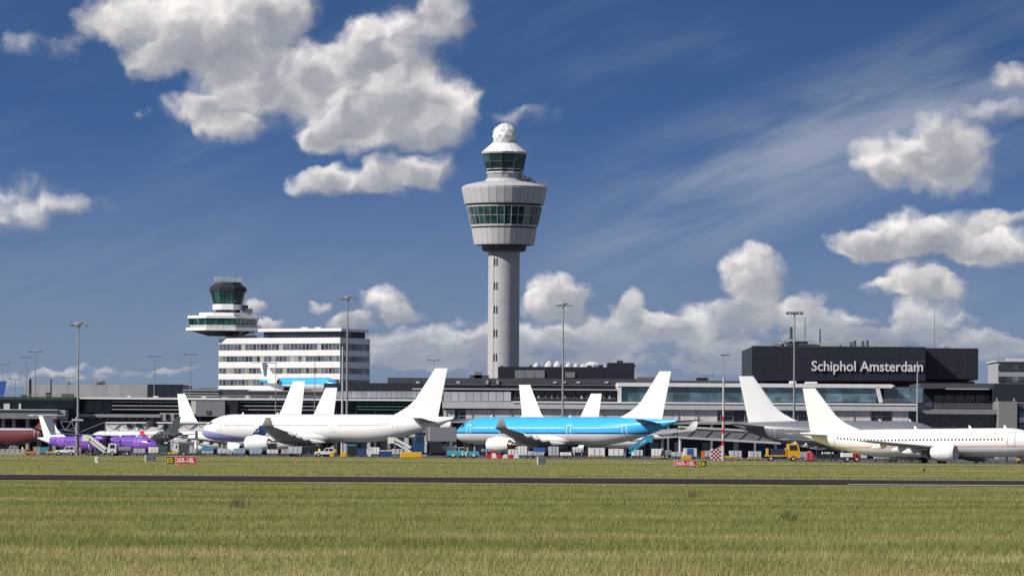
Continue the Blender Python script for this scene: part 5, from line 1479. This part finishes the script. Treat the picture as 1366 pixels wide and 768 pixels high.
truck(888, 15, 12, 905, 'small dark service van under the blue airliner tail', darkgrey, steel, 'box')
def jeep(px, Y, label, m):
    t = thing('pickup_truck', label, 'pickup', base(px, Y))
    b = MB().prism([(-1.9,.5),(1.9,.5),(1.9,1.15),(1.75,1.75),(.25,1.75),(-.15,1.12),(-1.8,.98)], -.85, .85).build('body', m, t, world=False, bevel=.05)
    MB().prism([(-.02,1.15),(.72,1.15),(.72,1.63),(.28,1.63)], -.87, .87).build('front_window', gdark, b, world=False)
    MB().prism([(.85,1.15),(1.65,1.15),(1.55,1.63),(.85,1.63)], -.87, .87).build('rear_window', gdark, b, world=False)
    MB().box(-1.95, -1.82, -.7, .7, .5, .68).build('bumper', darkgrey, b, world=False)
    wheels(t, (-1.15, 1.2), .78, .4)
jeep(87, 905, 'white pickup below the purple airliner tail', white)
jeep(433, 912, 'white pickup with its body half hidden by the black baggage carts', white)
def stairs(px0, px1, ptop, pbot, Y, label, m, name='boarding_stairs', rising_left=True, wheelsm=None):
    """mobile stair or belt conveyor rising between two pixel columns"""
    a = at(px0, ptop, Y); b = at(px1, pbot, Y); w0 = .9
    cx = (a.x+b.x)/2
    t = thing(name, label, 'stairs' if 'stair' in name else 'conveyor', (cx, Y, 0))
    lo, hi = (b, a) if a.z > b.z else (a, b)
    L0 = Vector((lo.x-cx, 0, max(lo.z, .5))); H0 = Vector((hi.x-cx, 0, hi.z))
    MB().bar(L0, H0, 1.5, .35).build('stair_flight' if 'stair' in name else 'belt_bed', m, t, world=False)
    for y in (-.8, .8):
        MB().bar(L0+Vector((0,y,.75)), H0+Vector((0,y,.75)), .06, .5).build('side_panel', m, t, world=False)
    if 'stair' in name:
        n = 10
        for i in range(n):
            v = L0.lerp(H0, (i+.5)/n); MB().box(v.x-.14, v.x+.14, -.74, .74, v.z+.1, v.z+.22).build('step', midgrey, t, world=False)
    sg = 1 if H0.x > L0.x else -1
    MB().box(min(H0.x, H0.x+sg*1.2), max(H0.x, H0.x+sg*1.2), -.85, .85, H0.z-.15, H0.z).build('platform', m, t, world=False)
    MB().box(min(H0.x, H0.x+sg*1.2), max(H0.x, H0.x+sg*1.2), -.85, -.78, H0.z, H0.z+1.0).build('platform_rail', m, t, world=False)
    MB().box(min(L0.x, H0.x+sg), max(L0.x, H0.x+sg), -.8, .8, .4, .6).build('chassis', darkgrey, t, world=False)
    for x in (H0.x*.8, H0.x*.3): MB().bar((x, 0, .6), (x, 0, L0.lerp(H0, (x-L0.x)/(H0.x-L0.x)).z-.1), .12).build('strut', steel, t, world=False)
    wheels(t, (L0.x*.7, H0.x*.8), .75, .3)
stairs(119, 141, 587, 604, 905, 'white boarding stairs leading up to the purple propeller airliner', white)
stairs(862, 839, 588.5, 604, 900, 'turquoise belt conveyor rising to the blue airliner hold', turq, 'belt_conveyor')
stairs(526, 548, 590, 602, 905, 'white belt conveyor below the violet-chinned airliner tail', white, 'belt_conveyor')
def highloader():
    Y = 935.0; s = Y/F
    t = thing('catering_truck', 'dark blue catering truck with its grey box body raised on crossed lift arms', 'truck', base(588, Y))
    z = lambda py: at(588, py, Y).z; x = lambda px: at(px, 590, Y).x - gx(588, Y)
    MB().box(x(568), x(609), -1.25, 1.25, z(588.6), z(569.5)).build('lift_body', mat('catering_grey', (.22,.225,.26), .5, var=.06), t, world=False, bevel=.05)
    MB().box(x(572), x(573.5), -1.27, -1.24, z(588), z(570)).build('body_rail', palegrey, t, world=False)
    MB().box(x(566), x(570), -1.0, 1.0, z(592), z(588.8)).build('body_step', white, t, world=False)
    MB().bar((x(571),-1.35,z(606)), (x(600),-1.35,z(589)), .5).build('lift_arm', black, t, world=False)
    MB().bar((x(600),-1.32,z(606)), (x(571),-1.32,z(589)), .5).build('lift_arm', black, t, world=False)
    MB().box(x(552), x(612), -1.1, 1.1, .55, .95).build('chassis', dknavy, t, world=False)
    cab = MB().prism([(x(551), .6), (x(566), .6), (x(566), z(580)), (x(554), z(580)), (x(551), z(594))], -1.1, 1.1).build('cab', mat('catering_blue', (.015,.07,.17), .45), t, world=False, bevel=.06)
    MB().prism([(x(555), z(590)), (x(563), z(590)), (x(563), z(583)), (x(556), z(583))], -1.13, 1.13).build('side_window', gdark, cab, world=False)
    wheels(t, (x(558), x(603), x(596)), .95, .48)
    MB().box(x(590), x(609), -.9, .9, .95, z(594)).build('support_box', tarp, t, world=False)
highloader()
def tug():
    Y = 880.0
    t = thing('tow_tractor', 'low turquoise aircraft tow tractor in front of the blue airliner nose', 'tow tractor', base(618, Y))
    b = MB().prism([(-2.9,.45),(2.9,.45),(2.9,1.15),(1.4,1.25),(-1.3,1.25),(-2.9,1.35)], -1.3, 1.3).build('body', turq, t, world=False, bevel=.08)
    MB().box(-.9, .3, -1.0, 1.0, 1.25, 2.0).build('cab', paleste, t, world=False, bevel=.06)
    MB().box(-.8, .2, -1.03, 1.03, 1.45, 1.9).build('cab_window', gdark, t, world=False)
    MB().tube((.8,0,1.2), (.8,0,1.95), .22, n=10).build('exhaust_stack', yellow, t, world=False)
    for x in (-.1, .5): MB().box(x-.12, x+.12, -1.35, -1.29, .5, 1.1).build('step_plate', tarp, t, world=False)
    wheels(t, (-1.8, 1.9), 1.15, .6)
tug()
for i in range(6):
    Y = 872.0; px = 652+i*7.4
    t = thing('barrier', 'red barrier block in the red and white row' if i % 2 == 0 else 'white barrier block in the red and white row', 'barrier', base(px, Y), 0, 'red and white barrier blocks')
    MB().prism([(-.46,0),(.46,0),(.46,.18),(.34,.75),(-.34,.75),(-.46,.18)], -.22, .22).build('block', red if i % 2 == 0 else white, t, world=False, bevel=.04)
    MB().box(-.2, .2, -.24, .24, 0, .1).build('foot', darkgrey, t, world=False)
Y = 880.0
t = thing('cable_reel', 'red and white cable reel standing on the barrier row by the engine', 'reel', base(658.5, Y))
MB().box(-.55, .55, -.4, .4, 0, .25).build('cradle', red, t, world=False)
o = MB().lathe([(.6, -.3), (.6, -.22), (.35, -.2), (.35, .2), (.6, .22), (.6, .3)], 16, (0,0,0)).build('drum', red, t, world=False); o.rotation_euler = (R(90),0,0); o.location = (0,0,.82)
MB().box(-.35, .35, -.32, .32, .7, .95).build('cable', white, t, world=False)
for i in range(5):
    Y = 872.0
    t = thing('concrete_barrier', 'grey concrete barrier block in the row by the small grey van', 'barrier', base(3.5+i*6.8, Y), 0, 'grey concrete barriers at the apron edge')
    MB().prism([(-.43,0),(.43,0),(.43,.3),(.36,1.15),(-.36,1.15),(-.43,.3)], -.3, .3).build('block', concrete, t, world=False, bevel=.04)
    MB().box(-.15, .15, -.32, .32, .02, .14).build('drain_slot', black, t, world=False)
def cage(px, Y, label):
    t = thing('baggage_cage', label, 'baggage cage', base(px, Y), 0, 'empty baggage cages under the red-lined airliner nose')
    for x in (-.95, 0, .95):
        for y in (-.6, .6): MB().bar((x,y,.35), (x,y,1.65), .06).build('post', mat('cage_blue', (.13,.16,.26), .5), t, world=False)
    for z_ in (.75, 1.2, 1.65):
        for y in (-.6, .6): MB().bar((-.95,y,z_), (.95,y,z_), .05).build('rail', paleste, t, world=False)
    MB().box(-1, 1, -.65, .65, .25, .35).build('deck', darkgrey, t, world=False)
    wheels(t, (-.6, .6), .55, .15)
for px in (1308, 1326, 1349): cage(px, 715, 'empty blue wire baggage cage under the red-lined airliner nose')
def cart(px, Y, m, label):
    t = thing('tow_cart', label, 'cart', base(px, Y))
    MB().box(-1.0, 1.0, -.6, .6, .4, .75).build('body', m, t, world=False, bevel=.06)
    MB().box(-.7, -.1, -.5, .5, .75, 1.05).build('seat', black, t, world=False)
    MB().bar((.3,0,.75), (.15,0,1.25), .08).build('steering_column', black, t, world=False)
    wheels(t, (-.65, .65), .55, .25)
cart(1366, 700, yellow, 'yellow tow cart beside the wire baggage cages')
cart(971, 812, yellow, 'yellow tow cart at the foot of the banded pole')
cart(40, 890, orange, 'orange tow cart near the hi-vis ground workers')
cart(231, 905, yellow, 'yellow tow cart before the white box truck')
cart(69, 905, yellow, 'yellow tow cart under the white T-tail')
# chequered marker hut
Y = 815.0
t = thing('chequered_hut', 'small hut with a red and white chequered face beside the banded pole', 'hut', base(956.5, Y))
MB().box(-1.05, 1.05, 0, 1.2, 0, 1.95).build('hut_wall', white, t, world=False)
n = 6
for i in range(n):
    for j in range(n):
        if (i+j) % 2 == 0:
            MB().box(-1.05+2.1*i/n, -1.05+2.1*(i+1)/n, -.03, -.002, 1.95*j/n, 1.95*(j+1)/n).build('chequer_tile', mat('chequer_red', (.28,.02,.05), .6), t, world=False)
MB().prism([(-.1,1.95),(1.05,1.95),(1.05,2.75)], .1, 1.1).build('hut_roof', mat('chequer_pink', (.5,.3,.3), .6), t, world=False)
# ------------------------------------------------------------------ taxiway signs
def airfield_sign(px0, px1, py0, py1, Y, order, label):
    cx = (px0+px1)/2; a, b, zt, zb = pr(px0, px1, py0, py1, Y)
    t = thing('airfield_sign', label, 'sign', ((a+b)/2, Y, 0))
    w = b-a; zt = max(zt, .75); zb = zt-(py1-py0)*Y/F*.96
    x = -w/2
    rim = mat('sign_frame_grey', (.55,.54,.50), .6)
    bl = mat('sign_black', (.015,.015,.015), .5); rd = mat('sign_red', (.60,.015,.05), .5)
    yl = mat('sign_yellow', (.80,.62,.02), .5); wt = mat('sign_white', (.82,.80,.78), .5)
    tot = sum(k for _, k in order)
    for (txt, k) in order:
        x1 = x + w*k/tot; isr = '-' in txt
        MB().box(x+.01, x1-.01, 0, .22, zb, zt).build('sign_case', rim, t, world=False)
        MB().box(x+.07, x1-.07, -.03, -.002, zb+.05, zt-.05).build('sign_face', rd if isr else bl, t, world=False)
        tm = wt if isr else yl
        hgt = zt-zb
        lettering(txt, t, tm, x+.17, x1-.17, zb+hgt*.20, zb+hgt*.78, -.045, off=.02, ext=.01, name='character', local=False)
        for xx in (x+.2, x1-.2): MB().tube((xx,.1,0), (xx,.1,zb+.01), .04, n=6).build('post', steel, t, world=False)
        x = x1
airfield_sign(220.5, 262, 608, 619, 457, [('E5', 1.25), ('36R-18L', 2.9)], 'airfield sign reading E5 and 36R-18L in yellow on black and white on red')
airfield_sign(899, 943, 615.4, 624.6, 431, [('36R-18L', 2.9), ('E6', 1.25)], 'airfield sign reading 36R-18L and E6 beyond the runway')
def post(px, py0, py1, w_px, Y, m, label, name='marker_post', cap=None):
    q = at(px, py0, Y); s = Y/F; w = w_px*s
    t = thing(name, label, 'marker', (q.x, Y, 0)); h = max(q.z, .3)
    MB().box(-w/2, w/2, -w/2*.7, w/2*.7, .06, h).build('case', m, t, world=False, bevel=min(.04, w*.1))
    MB().box(-w*.6, w*.6, -w*.5, w*.5, 0, .07).build('footing', concrete, t, world=False)
    MB().box(-w*.4, w*.4, -w/2*.7-.012, -w/2*.7-.002, h*.55, h*.8).build('cover_plate', cap or m, t, world=False)
post(128.8, 609, 620, 4.2, 470, white, 'white marker post standing in the grass near the grey cabinet', cap=paleste)
post(201, 606.5, 616.5, 12, 520, mat('cabinet_grey', (.12,.13,.15), .6), 'dark grey electrical cabinet in the grass near the black and red sign', 'electrical_cabinet')
post(194, 606.5, 616, 1.4, 519, white, 'thin white post beside the dark grey electrical cabinet')
post(723, 608.5, 618, 9.5, 500, mat('cabinet_grey', (.12,.13,.15), .6), 'dark grey electrical cabinet in the grass before the blue airliner', 'electrical_cabinet')
post(717, 608, 617.5, 1.4, 499, white, 'thin white post beside the cabinet before the blue airliner')
for (px, py, lab) in ((329, 607, 'orange edge light with a pale lens near the silver containers'), (395, 617, 'orange edge light in the grass before the black baggage carts'), (425, 616.5, 'orange edge light in the grass before the yellow ballast blocks'),
               (238, 621, 'orange edge light at the foot of the E5 sign'), (810, 612.5, 'orange edge light before the white covered carts'), (1233, 627.5, 'black edge light before the red-lined airliner engine')):
    Y = 9914.0/max(at(px, py, 1).z*-1 if False else (py-600-(px-683)*ROLL)+2.0, 8.0)
    t = thing('edge_light', lab, 'edge light', (gx(px, Y), Y, 0))
    m_ = orange if 'orange' in lab else black
    MB().tube((0,0,0), (0,0,.14), .05, n=8).build('stem', m_, t, world=False)
    MB().lathe([(.09,.14), (.10,.22), (.04,.30)], 10, (0,0,0)).build('lens', mat('lens_pale', (.7,.5,.4), .3) if 'pale' in lab else m_, t, world=False)
# ------------------------------------------------------------------ people
def person_mesh():
    """one continuous skinned body, 1.76 m, standing relaxed"""
    V = [(0,0,.95),(0,0,1.15),(0,-.01,1.38),(0,0,1.50),(0,-.01,1.60),(0,-.015,1.70),
         (.10,0,.90),(.12,-.02,.50),(.12,.02,.08),(.13,-.16,.04),(-.10,0,.90),(-.13,.02,.50),(-.14,.05,.08),(-.15,-.13,.04),
         (.19,0,1.42),(.25,.02,1.14),(.24,-.08,.90),(.24,-.11,.80),(-.19,0,1.42),(-.25,.02,1.14),(-.23,-.10,.91),(-.22,-.14,.81)]
    E = [(0,1),(1,2),(2,3),(3,4),(4,5),(0,6),(6,7),(7,8),(8,9),(0,10),(10,11),(11,12),(12,13),(2,14),(14,15),(15,16),(16,17),(2,18),(18,19),(19,20),(20,21)]
    Rd = [.14,.13,.15,.06,.075,.07,.085,.06,.045,.04,.085,.06,.045,.04,.065,.045,.035,.03,.065,.045,.035,.03]
    me = bpy.data.meshes.new('body'); me.from_pydata(V, E, [])
    o = bpy.data.objects.new('body', me); C.objects.link(o)
    o.modifiers.new('skin', 'SKIN'); sv_ = me.skin_vertices[0].data
    for i, r_ in enumerate(Rd): sv_[i].radius = (r_, r_*.85); sv_[i].use_root = (i == 0)
    ss_ = o.modifiers.new('sub', 'SUBSURF'); ss_.levels = 1; ss_.render_levels = 1
    dg = bpy.context.evaluated_depsgraph_get(); dg.update()
    me2 = bpy.data.meshes.new_from_object(o.evaluated_get(dg)); bpy.data.objects.remove(o)
    for p_ in me2.polygons: p_.use_smooth = True
    return me2
PM = person_mesh()
def cloth_mat(name, top, legs, vest=True):
    m = bpy.data.materials.new(name); m.use_nodes = True; t = m.node_tree; t.nodes.clear(); q = NG(t)
    ob = q.n('ShaderNodeTexCoord').outputs['Object']; x, y, z = q.sep(ob)
    c = q.mix(q.m('GREATER_THAN', z, .92), legs, top)
    c = q.mix(q.m('GREATER_THAN', z, 1.50), c, (.42,.25,.18))
    c = q.mix(q.m('LESS_THAN', z, .09), c, (.02,.02,.02))
    if vest:
        b = q.m('LESS_THAN', q.m('ABSOLUTE', q.m('SUBTRACT', z, 1.18)), .04); c = q.mix(b, c, (.7,.7,.68))
    b = q.n('ShaderNodeBsdfPrincipled'); q.put(b.inputs['Base Color'], c); b.inputs['Roughness'].default_value = .8
    o = q.n('ShaderNodeOutputMaterial'); t.links.new(b.outputs[0], o.inputs[0]); return m
hair = mat('dark_hair', (.03,.02,.015), .8)
def person(loc, rz, top, legs, label, group=None, vest=True):
    t = thing('person', label, 'person', loc, rz, group)
    me = PM.copy(); me.materials.clear(); me.materials.append(cloth_mat('clothing', top, legs, vest))
    o = bpy.data.objects.new('body', me); C.objects.link(o); o.parent = t
    MB().lathe([(.07, 1.68), (.088, 1.70), (.085, 1.75), (.05, 1.785), (.01, 1.795)], 10, (0, .012, 0)).build('hair', hair, t, world=False, smooth=True)
YV, DN = (.75,.62,.05), (.02,.025,.05)
for (px, Y, top, legs, lab) in ((30, 905, YV, DN, 'ground worker in a yellow vest and dark trousers by the small grey van'),
        (38, 905, (.72,.42,.04), DN, 'ground worker in an amber vest beside the grey square bin'),
        (107, 912, (.62,.06,.06), (.5,.5,.5), 'ground worker in a red top and pale trousers by the thick floodlight mast'),
        (448, 880, YV, (.1,.1,.1), 'ground worker in a yellow vest between the two yellow ballast blocks'),
        (426, 914, YV, DN, 'ground worker in a yellow vest beside the white pickup and black carts'),
        (1343, 712, (.02,.02,.03), DN, 'person in black standing among the wire baggage cages'),
        (624, 874, (.7,.7,.6), (.1,.1,.1), 'ground worker in a pale top in front of the turquoise tow tractor')):
    person((gx(px, Y), Y, .012), random.uniform(-1, 1), top, legs, lab)
# visitors on the viewing terrace
random.seed(4)
zt = at(750, 536.4, 1180).z
TOPS = [((.16,.03,.03),'maroon'), ((.5,.5,.5),'pale grey'), ((.03,.05,.15),'navy'), ((.6,.55,.45),'cream'), ((.05,.05,.05),'black'), ((.1,.2,.1),'green')]
for i in range(14):
    px = 688+i*9.6+random.uniform(-2.5, 2.5); (tp, nm_) = TOPS[i % 6]
    person((gx(px, 1181.0) + (at(px,536,1181.0).x-gx(px,1181.0)), 1181.0, zt), random.uniform(-.5, .5), tp, DN, 'visitor in a %s top at the viewing terrace railing' % nm_, 'visitors on the viewing terrace', False)
# ================================================================== grass (nobody could count it)
def blades(name, label, y0, y1, margin, dens0, dens1, h0, h1, w0, w1, seed, xmin=None):
    rng = np.random.default_rng(seed)
    half = lambda y: y*683.0/F + margin
    area = (half(y0)+half(y1))*(y1-y0)
    n = int(area*(dens0+dens1)/2)
    # denser near the viewer
    y = y0+(y1-y0)*rng.random(n*3)
    keep = rng.random(n*3) < (half(y)/half(y1))*(dens0+(dens1-dens0)*(y-y0)/(y1-y0))/max(dens0, dens1)
    y = y[keep][:n]; n = len(y)
    x = (rng.random(n)*2-1)*half(y)
    ok = y < np.interp(x, [-1500, -20, 36, 52, 90, 1500], [903, 900, 798, 688, 648, 613])
    x, y = x[ok], y[ok]; n = len(y)
    # clumps: height varies in patches
    patch = 0.5+0.5*np.sin(x*.9+np.sin(y*.31)*2.0)*np.sin(y*.23+np.sin(x*.4)*1.5)
    h = (h0+(h1-h0)*rng.random(n)**1.6)*(0.75+0.5*patch); w = w0+(w1-w0)*rng.random(n)
    a = rng.random(n)*np.pi; lean = (0.10+0.55*rng.random(n))*h; b = rng.random(n)*2*np.pi
    dx, dy = np.cos(a)*w/2, np.sin(a)*w/2
    lx, ly = np.cos(b)*lean+0.12*h, np.sin(b)*lean
    co = np.empty((n, 3, 3), np.float32)
    co[:,0,0] = x-dx; co[:,0,1] = y-dy; co[:,0,2] = -.01
    co[:,1,0] = x+dx; co[:,1,1] = y+dy; co[:,1,2] = -.01
    co[:,2,0] = x+lx; co[:,2,1] = y+ly; co[:,2,2] = h
    me = bpy.data.meshes.new(name); me.vertices.add(n*3); me.vertices.foreach_set('co', co.ravel())
    me.loops.add(n*3); me.loops.foreach_set('vertex_index', np.arange(n*3, dtype=np.int32))
    me.polygons.add(n); me.polygons.foreach_set('loop_start', np.arange(0, n*3, 3, dtype=np.int32))
    me.polygons.foreach_set('loop_total', np.full(n, 3, np.int32))
    me.update(calc_edges=True); me.materials.append(gblade)
    o = bpy.data.objects.new(name, me); C.objects.link(o)
    tag(o, label, 'grass', None, 'stuff')
    return n
blades('grass', 'tall dry grass of the near field before the runway', 52, 130, 6, 250, 100, .04, .125, .007, .015, 1)
blades('grass', 'mown green grass running up to the runway edge', 130, 216, 10, 90, 55, .04, .11, .012, .024, 2)
blades('grass', 'short grass strip between the runway and the apron', 276, 545, 16, 17, 10, .03, .09, .03, .055, 3)
blades('grass', 'thin rough grass between the taxiway and the apron', 590, 900, 20, 3, 2.4, .03, .10, .06, .12, 4)
# a few weed clumps standing proud of the field
random.seed(12)
for i, (px, py, hh, lab) in enumerate(((320, 678, .42, 'brown dead weed clump standing in the near grass'), (925, 664, .32, 'reddish-brown weed clump in the grass below the E6 airfield sign'), (1052, 695, .30, 'green weed tuft alone in the green grass band'))):
    Y = 9914.0/(py-600-(px-683)*ROLL)
    t = thing('weed_clump', lab, 'weed', (gx(px, Y), Y, 0))
    mb = MB()
    for k in range(45):
        a = random.uniform(0, 6.28); r_ = random.uniform(0, .28); h_ = hh*random.uniform(.5, 1.0)
        bx_, by_ = r_*math.cos(a), r_*math.sin(a); tx_, ty_ = bx_+random.uniform(-.2, .2), by_+random.uniform(-.2, .2)
        mb.add([(bx_-.012, by_, 0), (bx_+.012, by_, 0), (tx_, ty_, h_)], [(0,1,2)])
    stuff(mb.build('stems', mat('weed_brown' if i < 2 else 'weed_green', (.15,.11,.06) if i < 2 else (.085,.115,.035), .8), t, world=False))
